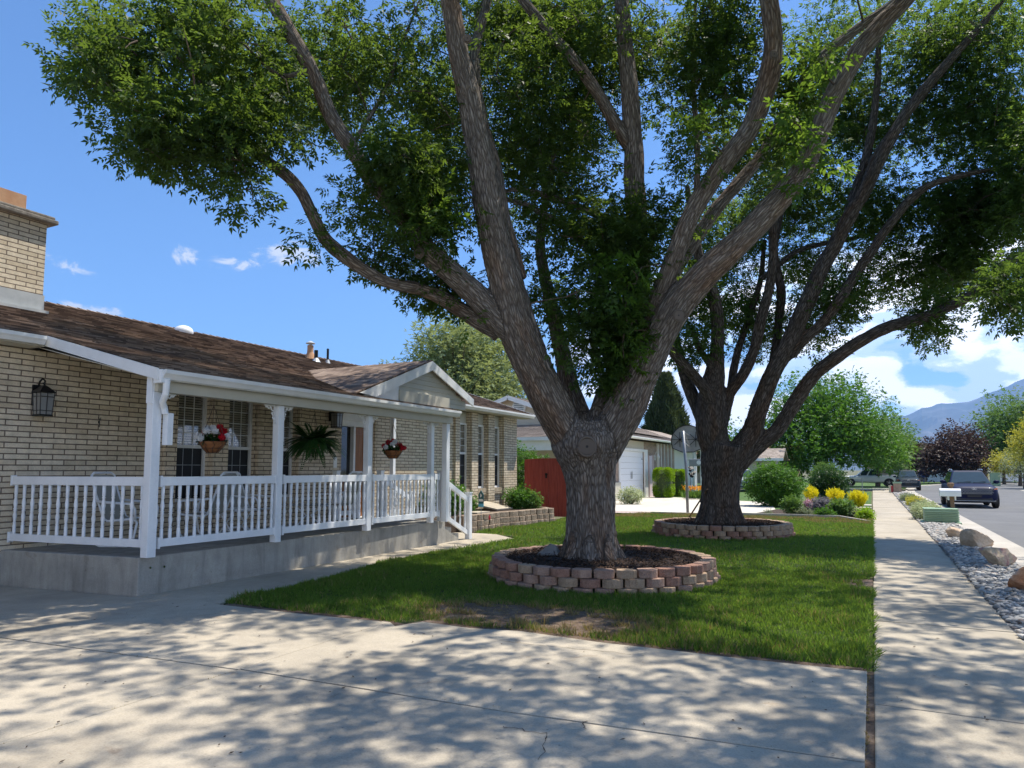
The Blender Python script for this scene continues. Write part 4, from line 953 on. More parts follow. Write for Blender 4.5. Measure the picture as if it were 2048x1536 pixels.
# lavender-brown sprinkler leftovers
# ================= RETAINING WALL AND BED =================
wp=[(-9.35,15.75),(-9.2,16.6),(-9.25,17.6),(-9.05,18.4),(-8.95,19.4),(-8.75,20.25),(-9.25,20.75),(-10.2,21.0)]
rw=empty('retaining_wall',(-9.1,18.2,0),'low retaining wall of rough tan split blocks holding the flower bed','retaining wall')
rs=random.Random(4)
for k in range(3):
    for (x1,y1),(x2,y2) in zip(wp,wp[1:]):
        a,b=Vector((x1,y1,0)),Vector((x2,y2,0));L=(b-a).length;n=max(1,round(L/.34));d=(b-a)/L;nn=Vector((d.y,-d.x,0))
        for i in range(n):
            p0=a+d*(L*i/n+.004)+nn*(rs.uniform(-.02,.02)-.02*k);p1=a+d*(L*(i+1)/n-.004)+nn*(rs.uniform(-.02,.02)-.02*k)
            z0=-.02+k*.152;z1=z0+.15;pr=[]
            m1=p0.lerp(p1,.35)+nn*.025;m2=p0.lerp(p1,.7)+nn*.02
            MB().prism([tuple(q[:2]) for q in (p0,m1,m2,p1,p1-nn*.2,p0-nn*.2)],z0,z1).build('block','rough',rw,bevel=.014)
bed=[(x-.16,y) for x,y in wp]+[(-10.8,21.3),(-10.8,14.1),(-9.5,14.1)]
struct(MB().prism(bed,-.1,.40),'flower_bed','soil')
struct(MB().slab([(-10.75,18.3,.62),(-10.75,19.5,.60),(-9.9,19.6,.415),(-9.9,18.6,.415)],.04).box(-10.2,-9.6,16.9,17.6,.40,.45),'splash_slab','concrete')
def bush(name,loc,r,n,L,m,label,cat,group=None,pairs=2,lw=.5,per=10,stems=True,shell=.35,parent=None):
    x,y,z=loc;e=empty(name,loc,label,cat,group)
    c=blob_pts((x,y,z+r[2]*.98),(r[0]*.86,r[1]*.86,r[2]*.86),n,shell)
    c[:,2]=np.maximum(c[:,2],z+.04)
    npmesh('foliage',m,clusters(c,min(r)*.28,per,L,pairs,lw),4,e)
    if stems:
        mb=MB()
        for i in range(0,n,max(1,n//36)):
            q=c[i];mb.tube([(x+(q[0]-x)*.08,y+(q[1]-y)*.08,z-.02),(x+(q[0]-x)*.5,y+(q[1]-y)*.5,z+(q[2]-z)*.6),tuple(q)],[.012,.009,.004],5)
        mb.build('stems','twig',e)
    return e
bush('leafy_shrub',(-9.9,20.0,.40),(.42,.4,.34),110,.12,'gleaf','dark leafy shrub in the raised bed by the red gate','shrub')
bush('leafy_shrub',(-9.6,20.3,.40),(.28,.3,.30),60,.12,'gleaf2','lighter yellow green shrub beside the red gate','shrub')
bush('leafy_shrub',(-10.25,16.3,.40),(.5,.6,.5),180,.13,'gleaf','leafy shrub in the raised bed behind the porch stair rail','shrub')
bush('leafy_shrub',(-10.3,17.5,.40),(.25,.35,.3),70,.11,'gleaf','small shrub in the raised bed below the narrow windows','shrub')
# yard sign with teal plate
sg=empty('yard_sign',(-8.95,15.95,0),'small teal and white security yard sign on a thin stake','sign')
x,y=-8.95,15.95
MB().cyl((x,y,.0),(x,y,.9),.008,6).build('stake','steel',sg)
def shp(pts,dy):return [(x+a*.9,y+dy-a*.3,b) for a,b in pts]
MB().slab(shp([(-.10,.72),(.10,.72),(.10,.98),(.0,1.09),(-.10,.98)],-.012),.012).build('sign_plate',mat('sign_teal',(.02,.11,.13),.4),sg)
MB().slab(shp([(-.085,.80),(.085,.80),(.085,.86),(-.085,.86)],-.016),.003).slab(shp([(-.03,.90),(.03,.93),(.03,.97),(-.03,1.0)],-.016),.003).build('sign_lettering','white',sg)
MB().slab(shp([(-.10,.66),(.10,.66),(.10,.745),(-.10,.745)],-.017),.012).build('sign_footer',mat('sign_blue',(.1,.42,.62),.4),sg)
mb=MB().tube([(-8.82,16.15,0),(-8.83,16.14,.2),(-8.8,16.12,.34)],.012,6)
s_=tag(mb.build('garden_spigot','black'),'short black garden stake with a red top before the retaining wall','garden stake')
ORG[s_.name]=Vector(s_.location);MB().lathe([(.02,0),(.03,.05),(.01,.13)],(-8.8,16.12,.33),8).build('red_cap',mat('red_plastic',(.5,.02,.04),.4),s_)
# ================= RED GATE =================
gt=empty('wooden_gate',(-10.1,22.3,0),'tall red stained board gate beside the corner of the brick house','gate')
n=15
for i in range(n):
    x0=-10.78+i*.112;t_=(x0+10.78)/1.65;top=1.97+.03*math.sin(math.pi*t_)-.35*max(0,t_-.80)
    rs_=rnd.uniform(-.006,.006)
    MB().box(x0,x0+.107,22.28+rs_,22.30+rs_,.03,top).build('board','redwood',gt)
MB().box(-10.78,-9.1,22.301,22.34,.4,.49).box(-10.78,-9.1,22.301,22.34,1.5,1.59).build('rail','redwood',gt)
MB().box(-9.98,-9.93,22.255,22.272,1.32,1.5).tube([(-9.955,22.26,1.45),(-9.955,22.22,1.42),(-9.955,22.26,1.38)],.01,6).box(-10.0,-9.9,22.262,22.273,1.44,1.47).build('latch','black',gt)
bf=empty('wooden_fence',(-9.0,23.2,0),'red stained board fence running back from the gate','fence')
mb=MB()
for i in range(7):
    xx=-9.08+i*.012;yy=22.42+i*.14;mb.box(xx-.01,xx+.01,yy,yy+.133,.03,1.78-.02*(i%2))
mb.build('boards','redwood',bf);MB().box(-9.12,-9.09,22.4,23.4,.5,.59).box(-9.12,-9.09,22.4,23.4,1.4,1.49).build('rail','redwood',bf)
bush('vine_bush',(-12.3,24.2,.0),(2.0,.8,1.38),460,.16,'gleaf','dark green vine bush showing above the red gate','bush')
# ================= BIG TREES =================
def catmull(pts,step=.07):
    P_=[np.array(p,float) for p in pts];P_=[2*P_[0]-P_[1]]+P_+[2*P_[-1]-P_[-2]];out=[]
    for i in range(1,len(P_)-2):
        a,b,c,d=P_[i-1:i+3];n=max(2,int(np.linalg.norm((c-b)[:3])/step))
        for k in range(n):
            t=k/n;out.append(.5*((2*b)+(c-a)*t+(2*a-5*b+4*c-d)*t*t+(3*b-a-3*c+d)*t**3))
    out.append(P_[-2]);return np.array(out)
def limb3(l):
    """(px,py,distance,width px) stations -> x,y,z,radius"""
    k=.95 if l[0][3]>100 else .84
    return [tuple(P(a,b,d=d))+(w_*k*d/F/2,) for a,b,d,w_ in l]
def tree(name,loc,limbs,voxel,bark,label,seed):
    e=empty(name,loc,label,'tree');L=[catmull(l) for l in limbs]
    for l in L:   # gentle crookedness
        for i in range(len(l)):
            if l[i,3]<.28:
                s=i*.09;l[i,:3]+=np.array(noise.noise_vector(Vector((s,l[0,0]*5,seed))))*.025
    mb=MB()
    for l in L:mb.tube([tuple(q[:3]) for q in l],[max(.012,float(q[3])) for q in l],18)
    tmp=mb.build('tmp',bark,origin=(0,0,0))
    r=tmp.modifiers.new('r','REMESH');r.mode='VOXEL';r.voxel_size=voxel
    s=tmp.modifiers.new('s','SMOOTH');s.iterations=6;s.factor=.5
    dg=bpy.context.evaluated_depsgraph_get();me=bpy.data.meshes.new_from_object(tmp.evaluated_get(dg))
    bpy.data.objects.remove(tmp)
    n=len(me.vertices);co_=np.empty(n*3,np.float32);me.vertices.foreach_get('co',co_);co_=co_.reshape(-1,3)
    nn=np.empty(n*3,np.float32);me.vertices.foreach_get('normal',nn);nn=nn.reshape(-1,3)
    pts=[];tan=[];alo=[];rad=[]
    for k,l in enumerate(L):
        T=unit(np.gradient(l[:,:3],axis=0));ds=np.r_[0,np.cumsum(np.linalg.norm(np.diff(l[:,:3],axis=0),axis=1))]
        pts.append(l[:,:3]);tan.append(T);alo.append(ds+k*7.3);rad.append(l[:,3])
    pts=np.concatenate(pts);tan=np.concatenate(tan);alo=np.concatenate(alo);rad=np.concatenate(rad)
    bark_=np.empty((n,3),np.float32);rv=np.empty(n)
    for i in range(0,n,4000):
        d=np.linalg.norm(co_[i:i+4000,None]-pts[None],axis=2);j=np.argmin(d/(rad[None]+.02),axis=1)
        q=co_[i:i+4000]-pts[j];T=tan[j];al=(q*T).sum(1);perp=q-T*al[:,None]
        # turn the limb axis upright
        z=np.array([0,0,1.]);v=np.cross(T,z);c=T[:,2:3];vx=np.cross(v,perp);rp=perp+vx+np.cross(v,vx)/(1+np.maximum(c,-.95))
        rp[:,2]=0;bark_[i:i+4000]=rp;bark_[i:i+4000,2]=(alo[j]+al)*.26;rv[i:i+4000]=rad[j]
    amp=np.clip(rv*.10,.003,.026)
    dsp=np.empty(n)
    for i in range(n):
        b=bark_[i];q=Vector((b[0]*11,b[1]*11,b[2]*9));v=noise.noise(q+noise.noise_vector(q*.5)*.5)
        q2=Vector((b[0]*26,b[1]*26,b[2]*16));dsp[i]=(.1-abs(v)*2.2)+.45*noise.noise(q2)+.45*noise.noise(Vector((b[0]*3,b[1]*3,b[2]*5)))*2
    co_=co_+nn*(amp*dsp*.9)[:,None]-np.array(loc,np.float32)
    me.vertices.foreach_set('co',co_.astype(np.float32).ravel())
    at=me.attributes.new('bark','FLOAT_VECTOR','POINT');at.data.foreach_set('vector',bark_.ravel())
    me.polygons.foreach_set('use_smooth',np.ones(len(me.polygons),bool));me.update()
    me.materials.clear();me.materials.append(M[bark]);me.name='trunk'
    o=bpy.data.objects.new('trunk',me);COL.objects.link(o);o.parent=e;ORG[o.name]=Vector(loc)
    return e,L
def knot(e,px,py,d,r,bark,hole=True):
    c=P(px,py,d=d-.065);f=-FW
    # collar ring of grown-over bark round a cut branch, facing the street
    n=Vector(f);u=n.cross(Vector((0,0,1))).normalized();v=u.cross(n);mb=MB();C=Vector(c)
    for rr_,h,w_ in((r*.8,-.012,r*.16),):
        mb.tube([C+n*h+(u*math.cos(a)+v*math.sin(a)*1.15)*rr_ for a in [k*math.pi/12 for k in range(25)]],w_,8)
    o=mb.build('branch_collar',bark,e,smooth=True)
    mb=MB();mb.tube([C-n*.03,C+n*.012],[r*.8,r*.74],18);mb.build('cut_face',bark,e,smooth=False)
    if hole:
        mb=MB();mb.tube([C+n*.0,C+n*.016],[r*.17,r*.13],10);mb.build('hollow','black',e)
SUNP=[((-1.0,8.2),(1.2,1.3),.97),((-2.6,7.6),(.8,.5),.7),((-1.3,10.9),(1.0,.6),.8),((-2.0,14.6),(1.5,.5),.85),((-1.6,20.0),(1.5,.6),.8),((-5.9,14),(.9,1.2),.7),((-4.9,4.9),(1.3,.8),.85),((-9.2,4.9),(1.7,.9),.55),((-3.3,5.4),(.9,.5),.5),((-2.2,13.2),(1.2,1.0),.6),((-1.2,17.2),(.8,.9),.6),((-5.6,9.5),(.7,1.0),.5),((-6.4,4.3),(1,.5),.5),((-4.6,2.9),(1.4,.6),.55)]
def openings(C,k):
    """gaps in the crown where the lawn and drive below lie in the sun"""
    h=C[:,2];sx=C[:,0]-h*SUNV.x/SUNV.z;sy=C[:,1]-h*SUNV.y/SUNV.z;keep=np.ones(len(C),bool)
    for (cx,cy),(rx,ry),p in SUNP:
        r=np.hypot((sx-cx)/rx,(sy-cy)/ry);keep&=~((r<1)&(NR.random(len(C))<p*k))
    return C[keep]
def crown(e,L,blobs,Lf,m,twigm='twig',per=15,spr=.34,name='crown',thick=.55):
    cs=[]
    for (px,py,d,rx,ry,rd,n) in blobs:
        q=unit(NR.normal(0,1,(n,3)))*(NR.random((n,1))**thick)
        dd=d+q[:,2]*rd
        cs.append(np.array([P(px+a*rx,py+b*ry,d=k) for a,b,k in zip(q[:,0],q[:,1],dd)]))
    C=np.concatenate(cs)
    # clumping: drop centres in the gaps of a noise field
    keep=np.array([noise.noise(Vector(c)*1.15)+.55*noise.noise(Vector(c)*2.6)>-.25 for c in C]);C=C[keep]
    C=openings(C[C[:,2]>2.6],.8) if name=='crown' else C
    npmesh(name,m,clusters(C,spr,per,Lf,3,.46,.35),4,e)
    # twigs reach every cluster from the nearest limb
    pts=np.concatenate([l[len(l)//4:] for l in L]);mb=MB()
    sel=range(0,len(C),2)
    nodes=list(pts[:,:3])
    order=sorted(sel,key=lambda i:np.min(np.linalg.norm(pts[:,:3]-C[i],axis=1)))
    arr=np.array(nodes);extra=[]
    for i in order:
        c=C[i];A=np.concatenate([arr,np.array(extra)]) if extra else arr
        j=np.argmin(np.linalg.norm(A-c,axis=1)+.25*np.maximum(0,A[:,2]-c[2]));a=A[j];ln=np.linalg.norm(c-a)
        if ln>3.2:continue
        mid=(a+c)/2+np.array([rnd.gauss(0,.07),rnd.gauss(0,.07),rnd.uniform(-.02,.12)])*ln
        r0=min(.032,.007+.011*ln);mb.tube([a,mid,c],[r0,r0*.7,.0035],5,False);extra+= [mid*.5+a*.5,mid,(mid+c)/2,c]
    mb.build('branches' if name=='crown' else 'sprout_twigs',twigm,e)
T1=[
 [(1183,1150,10.72,138),(1184,1112,10.72,124),(1183,1080,10.72,110),(1182,1030,10.75,104),(1180,980,10.75,103),(1177,930,10.75,118),(1172,885,10.75,150),(1170,850,10.8,110)],
 [(1170,950,10.75,80),(1148,890,10.7,92),(1108,820,10.6,94),(1070,740,10.5,92),(1040,670,10.4,92),(1020,600,10.35,88),(1000,520,10.3,80),(978,420,10.25,72),(962,320,10.2,66),(938,200,10.1,58),(918,100,10.0,50),(900,0,9.9,48),(885,-120,9.8,42),(880,-260,9.7,32),(860,-420,9.5,18)],
 [(1030,560,10.45,60),(1000,440,10.5,52),(985,330,10.6,45),(960,230,10.8,34),(950,120,11.1,28),(975,-10,11.4,22),(1000,-150,11.7,14)],
 [(1045,690,10.4,56),(1000,640,10.35,62),(950,590,10.25,58),(900,545,10.2,56),(856,505,10.1,54),(826,460,10.1,44),(790,415,10.0,42),(750,370,10.0,40),(705,300,9.95,38),(660,225,9.9,36),(625,140,9.9,36),(590,80,9.85,38),(555,20,9.8,36),(520,-40,9.8,30),(470,-150,9.7,24),(430,-280,9.6,14)],
 [(1000,670,10.5,40),(955,640,10.5,40),(890,600,10.45,36),(840,578,10.4,32),(785,566,10.3,30),(730,542,10.2,32),(680,508,10.1,36),(650,480,10.1,34),(625,430,10.0,30),(605,385,10.0,30),(575,350,9.95,30),(530,318,9.9,26),(490,285,9.9,22),(440,220,9.8,18),(390,150,9.8,14),(330,90,9.8,9)],
 [(1185,940,10.75,80),(1215,880,10.7,94),(1252,815,10.6,92),(1285,740,10.5,84),(1318,670,10.4,78),(1355,610,10.3,76),(1400,560,10.2,72),(1450,510,10.1,68),(1510,450,10.0,62),(1560,395,9.9,58),(1600,345,9.8,54),(1632,280,9.75,50),(1665,200,9.7,48),(1710,115,9.6,46),(1760,55,9.5,44),(1815,0,9.4,40),(1900,-100,9.2,36),(1980,-220,9.0,24)],
 [(1262,800,10.8,56),(1290,690,10.7,50),(1322,590,10.45,47),(1345,525,10.3,46),(1372,455,10.2,46),(1407,385,10.1,47),(1455,318,10.0,48),(1500,258,9.95,48),(1535,165,9.9,50),(1545,90,9.8,46),(1540,10,9.7,44),(1530,-100,9.6,38),(1520,-230,9.4,26),(1500,-380,9.2,14)],
 [(1190,880,11.0,70),(1215,800,11.1,62),(1245,720,11.2,58),(1265,640,11.25,55),(1278,560,11.3,52),(1276,480,11.3,52),(1272,400,11.3,52),(1266,300,11.3,48),(1260,200,11.3,44),(1252,100,11.3,40),(1244,0,11.3,36),(1238,-120,11.2,28),(1225,-260,11.2,14)],
 [(1175,880,11.1,60),(1155,820,11.3,58),(1135,760,11.5,48),(1120,690,11.7,40),(1100,600,12.0,34),(1080,500,12.2,26),(1090,400,12.4,18),(1110,300,12.5,12)],
 [(1262,300,11.3,30),(1235,255,11.25,32),(1190,180,11.2,30),(1140,110,11.1,28),(1095,60,11.1,26),(1045,0,11.0,24),(990,-90,10.9,18),(930,-200,10.8,10)],
 [(1290,640,11.2,36),(1340,560,11.3,34),(1390,480,11.4,33),(1440,410,11.5,32),(1490,350,11.6,31),(1540,285,11.7,30),(1582,215,11.8,29),(1618,150,11.8,28),(1675,88,11.8,26),(1750,32,11.8,22),(1850,-40,11.7,14)],
 [(1290,580,11.3,22),(1230,545,11.3,22),(1180,500,11.4,20),(1120,450,11.5,18),(1060,415,11.6,16),(1010,400,11.8,12)],
 [(1285,500,11.4,20),(1245,460,11.4,20),(1180,425,11.5,19),(1110,398,11.7,17),(1040,380,11.8,14),(990,390,12,9)],
 [(1320,570,11.6,20),(1372,480,11.9,17),(1394,380,12,16),(1392,250,12,15),(1386,140,12,13),(1392,0,12,10)],
 [(625,140,9.9,16),(560,150,9.7,13),(500,100,9.5,10),(440,40,9.4,7)],
 [(700,300,9.95,14),(760,200,10.6,12),(800,100,11,10),(840,0,11.2,7)],
]
T1=[limb3(l) for l in T1]
# roots flare at the foot
bx,by=P(1184,1112,d=10.72)[:2]
for k in range(8):
    a=2*math.pi*k/8+.3;T1.append([(bx+.02*math.cos(a),by+.02*math.sin(a),1.5,.08),(bx+.12*math.cos(a),by+.12*math.sin(a),1.15,.11),(bx+.21*math.cos(a),by+.21*math.sin(a),.85,.13),(bx+.29*math.cos(a),by+.29*math.sin(a),.5,.13),(bx+.40*math.cos(a),by+.40*math.sin(a),.30,.11),(bx+.52*math.cos(a),by+.52*math.sin(a),.18,.07)])
e1,L1=tree('big_tree',(float(bx),float(by),.2),T1,.024,'bark','largest spreading tree in the near planter ring, its trunk forking low into thick limbs',3)
knot(e1,1174,893,10.26,.15,'bark');knot(e1,1357,631,10.02,.085,'bark');knot(e1,935,77,9.78,.062,'bark');knot(e1,1548,109,9.62,.06,'bark');knot(e1,838,506,9.88,.075,'bark',False)
B1=[(225,110,9.6,105,105,1.2,85),(330,200,9.5,140,130,1.3,140),(450,280,9.4,85,100,1.1,85),(400,50,10,170,100,1.6,110),(520,190,10,90,130,1.2,80),(660,50,10.6,140,110,1.4,60),(480,372,9.4,55,35,.7,20),(330,300,9.5,70,45,.8,28),(560,280,9.7,22,50,.6,10),
 (800,100,11,130,130,1.5,60),(720,190,11,110,90,1.3,38),(790,320,9.5,85,60,.5,42),(830,420,10.2,100,110,.9,70),(720,420,11,55,70,.8,24),(760,510,10.6,60,35,.7,22),(880,230,11.2,80,150,1.2,50),(875,565,10.7,70,38,.6,30),(640,480,9.8,35,16,.3,5),(905,590,10.9,45,28,.4,9),
 (1060,150,11.5,100,160,1.4,75),(1130,330,12,120,130,1.3,90),(1120,470,12,110,90,1.2,62),(1110,590,11.7,80,80,1,42),(1190,640,10.4,95,95,.9,62),(1245,500,10.85,115,110,.5,90),(1245,640,10.9,80,95,.4,60),(1235,735,10.6,42,45,.25,20),(690,200,14.5,120,130,1.3,80),(860,230,15,100,150,1.3,70),(480,190,13,120,120,1.2,70),(1000,300,15.5,100,150,1.3,50),(620,90,13.5,120,90,1.2,40),(1190,745,10.5,38,45,.3,8),
 (1200,40,12,150,90,1.5,60),(1000,60,13,150,110,1.2,100),(1060,300,13.2,140,130,1,110),(1180,180,13.3,150,130,1,120),(1330,120,13.2,110,130,1,100),(1120,60,12.6,110,80,1,60),(1500,330,13.2,90,110,.9,60),(880,380,12.4,90,110,.8,45),(650,180,11.2,100,110,.8,36),(1330,430,10.8,90,60,.5,30),(1435,120,10.9,75,140,.7,80),(1480,20,11,70,60,.8,26),(1400,250,13,80,180,1,45),
 (1600,170,10.5,60,100,.5,30),(1590,290,10.3,50,80,.4,30),(1380,280,9.8,45,50,.4,5),(1560,-90,11,130,60,1.2,40),(1750,-90,10.6,130,60,1.2,40)]
crown(e1,L1,B1,.158,'leaf',per=18)
# shoots catching the sun close to the limbs
B1s=[(1650,130,9.15,50,50,.2,6),(1590,230,9.2,50,60,.25,6),(1620,310,9.25,35,60,.2,6),(1390,250,9.4,45,50,.3,4),(1262,570,10.2,60,90,.25,14),(860,400,9.6,60,60,.3,9),(1250,690,10.2,35,45,.2,7),(950,640,10.2,10,12,.1,1)]
crown(e1,L1,B1s,.22,'sprout',per=8,spr=.20,name='sprouts')
# the part of the crown above and in front of the picture: it throws the dapple on the drive
def wcrown(e,boxes,L,m,per=14,spr=.38,name='upper_crown'):
    cs=[blob_pts(c,r,n,.9) for c,r,n in boxes];C=np.concatenate(cs)
    keep=np.array([noise.noise(Vector(c)*.85)+.5*noise.noise(Vector(c)*2.3)>-.02 for c in C]);C=C[keep]
    v=C-np.array([0,0,HC]);dd=v@FW;x_=CX+F*(v@RT)/dd;y_=CY-F*(v@UP)/dd
    C=openings(C[(dd<.5)|(y_<-40*1)|(x_<-80)|(x_>2150)],1)
    npmesh(name,m,clusters(C,spr,per,L,3,.46,.3),4,e)
wcrown(e1,[((-3.0,9.6,11.2),(4.3,3.6,2.3),330),((-.5,7.6,8.9),(3.0,2.6,1.6),170),((-4.2,6.6,9.6),(2.8,2.4,1.6),105),((2.4,8.6,9.2),(2.6,3.2,1.9),170),((-6.9,9.6,9.8),(2.0,2.2,1.3),80),((3.6,6.0,8.0),(2.2,2.2,1.2),130),((1.0,6.4,8.8),(2.4,1.5,1.2),150),((2.0,9.2,10.6),(2.2,2,1.2),60)],.19,'leaf')
T2=[
 [(1440,1075,17.6,118),(1440,1045,17.6,98),(1440,1010,17.6,82),(1441,970,17.6,80),(1446,925,17.6,92),(1452,890,17.6,96)],
 [(1440,930,17.6,60),(1425,870,17.6,74),(1421,820,17.6,70),(1424,780,17.6,60),(1430,735,17.6,42),(1435,683,17.5,33),(1433,625,17.4,32),(1421,575,17.3,30),(1400,520,17.2,26),(1385,450,17,20),(1375,370,17,14)],
 [(1428,820,17.5,34),(1410,780,17.3,28),(1390,752,17.2,26),(1357,716,17.1,25),(1335,690,17,22),(1310,640,16.9,18),(1290,580,16.8,12)],
 [(1415,860,17.8,40),(1396,815,17.9,34),(1378,775,18,30),(1364,728,18,26),(1350,670,18,20),(1345,600,18,13)],
 [(1430,740,17.5,22),(1412,718,17.5,18),(1396,690,17.5,15),(1385,650,17.5,11)],
 [(1445,840,18,30),(1462,785,18.1,22),(1468,735,18.1,20),(1482,680,18.2,18),(1504,620,18.3,18),(1520,560,18.4,15),(1530,480,18.4,11)],
 [(1440,850,17.7,40),(1458,792,17.6,28),(1484,752,17.5,27),(1506,704,17.4,26),(1520,646,17.3,26),(1535,590,17.2,24),(1545,520,17.1,22),(1548,440,17,20),(1555,340,17,16),(1580,240,17,11)],
 [(1545,730,17.9,22),(1553,690,17.9,22),(1556,646,18,22),(1563,591,18,22),(1556,550,18,21),(1548,500,18,20),(1560,430,18,20),(1590,360,18,18),(1590,290,18,14),(1600,200,18,10)],
 [(1455,960,17.5,50),(1480,905,17.4,62),(1504,862,17.3,50),(1520,812,17.2,44),(1541,756,17.1,42),(1570,704,17,42),(1592,653,16.9,40),(1621,591,16.8,40),(1645,536,16.7,38),(1672,485,16.6,36),(1700,430,16.5,34),(1740,360,16.4,30),(1785,270,16.3,28),(1840,190,16.2,26),(1900,120,16.1,22),(1980,30,16,16),(2050,-60,16,10)],
 [(1580,710,17.0,26),(1612,676,16.8,26),(1648,643,16.7,26),(1677,602,16.6,26),(1713,545,16.5,25),(1745,500,16.4,24),(1775,455,16.3,22),(1820,400,16.2,22),(1870,365,16.1,18),(1950,345,16,14),(2048,330,16,10)],
 [(1480,930,17.4,40),(1520,888,17.3,40),(1556,858,17.2,36),(1592,803,17,36),(1630,748,16.8,34),(1677,712,16.6,32),(1722,683,16.4,30),(1776,654,16.2,30),(1848,636,15.9,28),(1903,612,15.7,26),(1950,584,15.5,25),(1994,542,15.3,24),(2045,507,15.1,22),(2120,470,14.9,18),(2220,420,14.7,12)],
 [(1950,590,15.5,14),(2000,560,15.4,13),(2048,522,15.3,12),(2120,500,15.2,8)],
 [(1645,540,16.8,22),(1690,440,17,24),(1725,340,17.1,22),(1745,250,17.1,20),(1755,150,17.1,16),(1760,30,17.1,10)],
 [(1700,440,16.6,20),(1760,300,16.9,20),(1830,210,17.1,18),(1900,130,17.2,16),(1980,60,17.2,10)],
 [(1520,560,18,15),(1600,500,18.2,14),(1690,480,18.3,12),(1790,455,18.3,8)],
]
T2=[limb3(l) for l in T2]
bx,by=P(1440,1045,d=17.6)[:2]
for k in range(7):
    a=2*math.pi*k/7;T2.append([(bx+.03*math.cos(a),by+.03*math.sin(a),1.7,.08),(bx+.16*math.cos(a),by+.16*math.sin(a),1.25,.12),(bx+.31*math.cos(a),by+.31*math.sin(a),.8,.16),(bx+.44*math.cos(a),by+.44*math.sin(a),.45,.14),(bx+.56*math.cos(a),by+.56*math.sin(a),.25,.12),(bx+.70*math.cos(a),by+.70*math.sin(a),.14,.08)])
e2,L2=tree('big_tree',(float(bx),float(by),.2),T2,.036,'bark2','dark barked big tree in the farther planter ring, one low limb arching over the sidewalk',8)
B2=[(1700,90,17,140,120,2,115),(1850,60,16.5,140,110,2,115),(1980,90,16,110,130,1.8,110),(2010,240,15.8,80,110,1.5,85),(1880,230,16.8,130,120,1.6,130),(1740,260,17.5,110,120,1.6,90),(1640,400,18.2,110,90,1.2,65),(1760,430,17,110,90,1.3,100),(1890,420,16.5,120,90,1.3,125),(1990,400,16,80,90,1.2,80),
 (1820,540,16.6,120,80,1.2,105),(1930,520,16,80,60,1,60),(1720,590,17,90,60,1,62),(1660,640,17.4,70,60,.9,36),(1870,630,16.0,48,52,.6,32),(2015,600,13.2,40,50,.6,28),(2035,560,14,40,60,.8,26),(1560,430,18.6,110,110,1.2,80),(1450,480,18.4,90,100,1.2,70),(1400,600,17.4,55,80,.8,36),(1385,690,17.2,30,50,.6,14),(1480,600,18.4,80,70,1,46),(1530,660,18.2,60,50,.8,22),(1620,540,18,70,60,1,36),(1320,600,17.6,30,60,.6,8),(1590,720,17,28,20,.4,5),(1640,250,17.8,90,110,1.2,55),(2040,420,15,50,80,1,40),(2060,300,14.5,60,90,1,40)]
B2=[(a,b,c+(1.1 if a>1500 and b<560 else .2),rx,ry,rd*.8,int(n*1.28)) for a,b,c,rx,ry,rd,n in B2]
crown(e2,L2,B2,.19,'leaf2',per=18,spr=.48)
wcrown(e2,[((-2.5,17.8,14),(5,4.5,2.6),300),((2.5,17.0,11.5),(3.6,4.5,2.6),240),((4.5,13.5,10),(3,3,2),130),((-6,19.5,12.5),(2.6,3,2),110),((1.0,21.5,11.5),(3,3,2),120)],.26,'leaf2',spr=.5)
# stick leaning on the second trunk
p0=P(1378,1035,Z=.29);p1=P(1415,978,d=17.15)
tag(MB().tube([tuple(p0),tuple((p0+p1)/2+[0,0,.0]),tuple(p1)],[.022,.02,.017],8).build('wooden_stake','wood'),'bare wooden stake leaning against the second trunk','stake')
# ================= NEXT DOOR =================
struct(MB().prism([(-12,27.0),(-4.1,27.0),(-3.6,31),(-4.6,37.5),(-12,43)],-.1,.0),'neighbor_driveway','ndrive',bevel=.005)
struct(MB().sheet([(-12.2,25.9),(-4.6,25.9),(-4.3,26.98),(-12.2,26.98)],-.004),'pink_gravel',nmat('pink_gravel_m',[(.3,(.36,.27,.23)),(.7,(.56,.47,.42))],30,.95,.6,60))
struct(MB().prism([(-4.0,35.2),(-.1,33.6),(-.1,34.1),(-4.0,35.8)],-.08,.02).prism([(-3.5,36.2),(-.1,36.0),(-.1,37.0),(-3.5,37.4)],-.08,.015),'garden_path','ndrive')
struct(MB().sheet([(-4.05,26.3),(-.1,25.95),(-.1,31.2),(-3.6,31)],.0),'planting_soil','soil')
tag(MB().beam((-4.4,26.2,.04),(-1.0,26.1,.04),.07,.12).beam((-1.0,26.1,.04),(-.12,24.6,.0),.07,.10).beam((-7.4,26.0,.03),(-4.4,26.2,.03),.05,.06).build('garden_edging','curb',bevel=.01),'pale concrete edging strip along the far end of the lawn','edging')
nh=empty('neighbor_house',(-12,40,0),'neighboring brick house with a tall white garage door and low tan roof','house')
def npart(mb,n,m,par=None,**k):return mb.build(n,m,parent=par or nh,**k)
mb=MB().box(-12.3,-12,34.9,36.35,0,3.28).box(-12.3,-12,41.1,48.2,0,3.28).box(-20,-12.3,34.9,35.1,0,3.28).box(-20,-12.3,48.0,48.2,0,3.28).box(-12.25,-12.05,36.35,41.1,2.95,3.28)
for y in (43.9,44.7,45.5,46.4):mb.box(-12,-11.88,y,y+.38,0,3.25)
npart(mb,'wall','nbrick')
mb=MB()
for y in (43.75,44.4,45.2,46.05,46.9):mb.box(-12,-11.86,y,y+.07,.9,3.26)
npart(mb,'batten','trim')
npart(MB().box(-12.06,-12.035,36.35,41.1,2.74,3.26),'header_panel','almond')
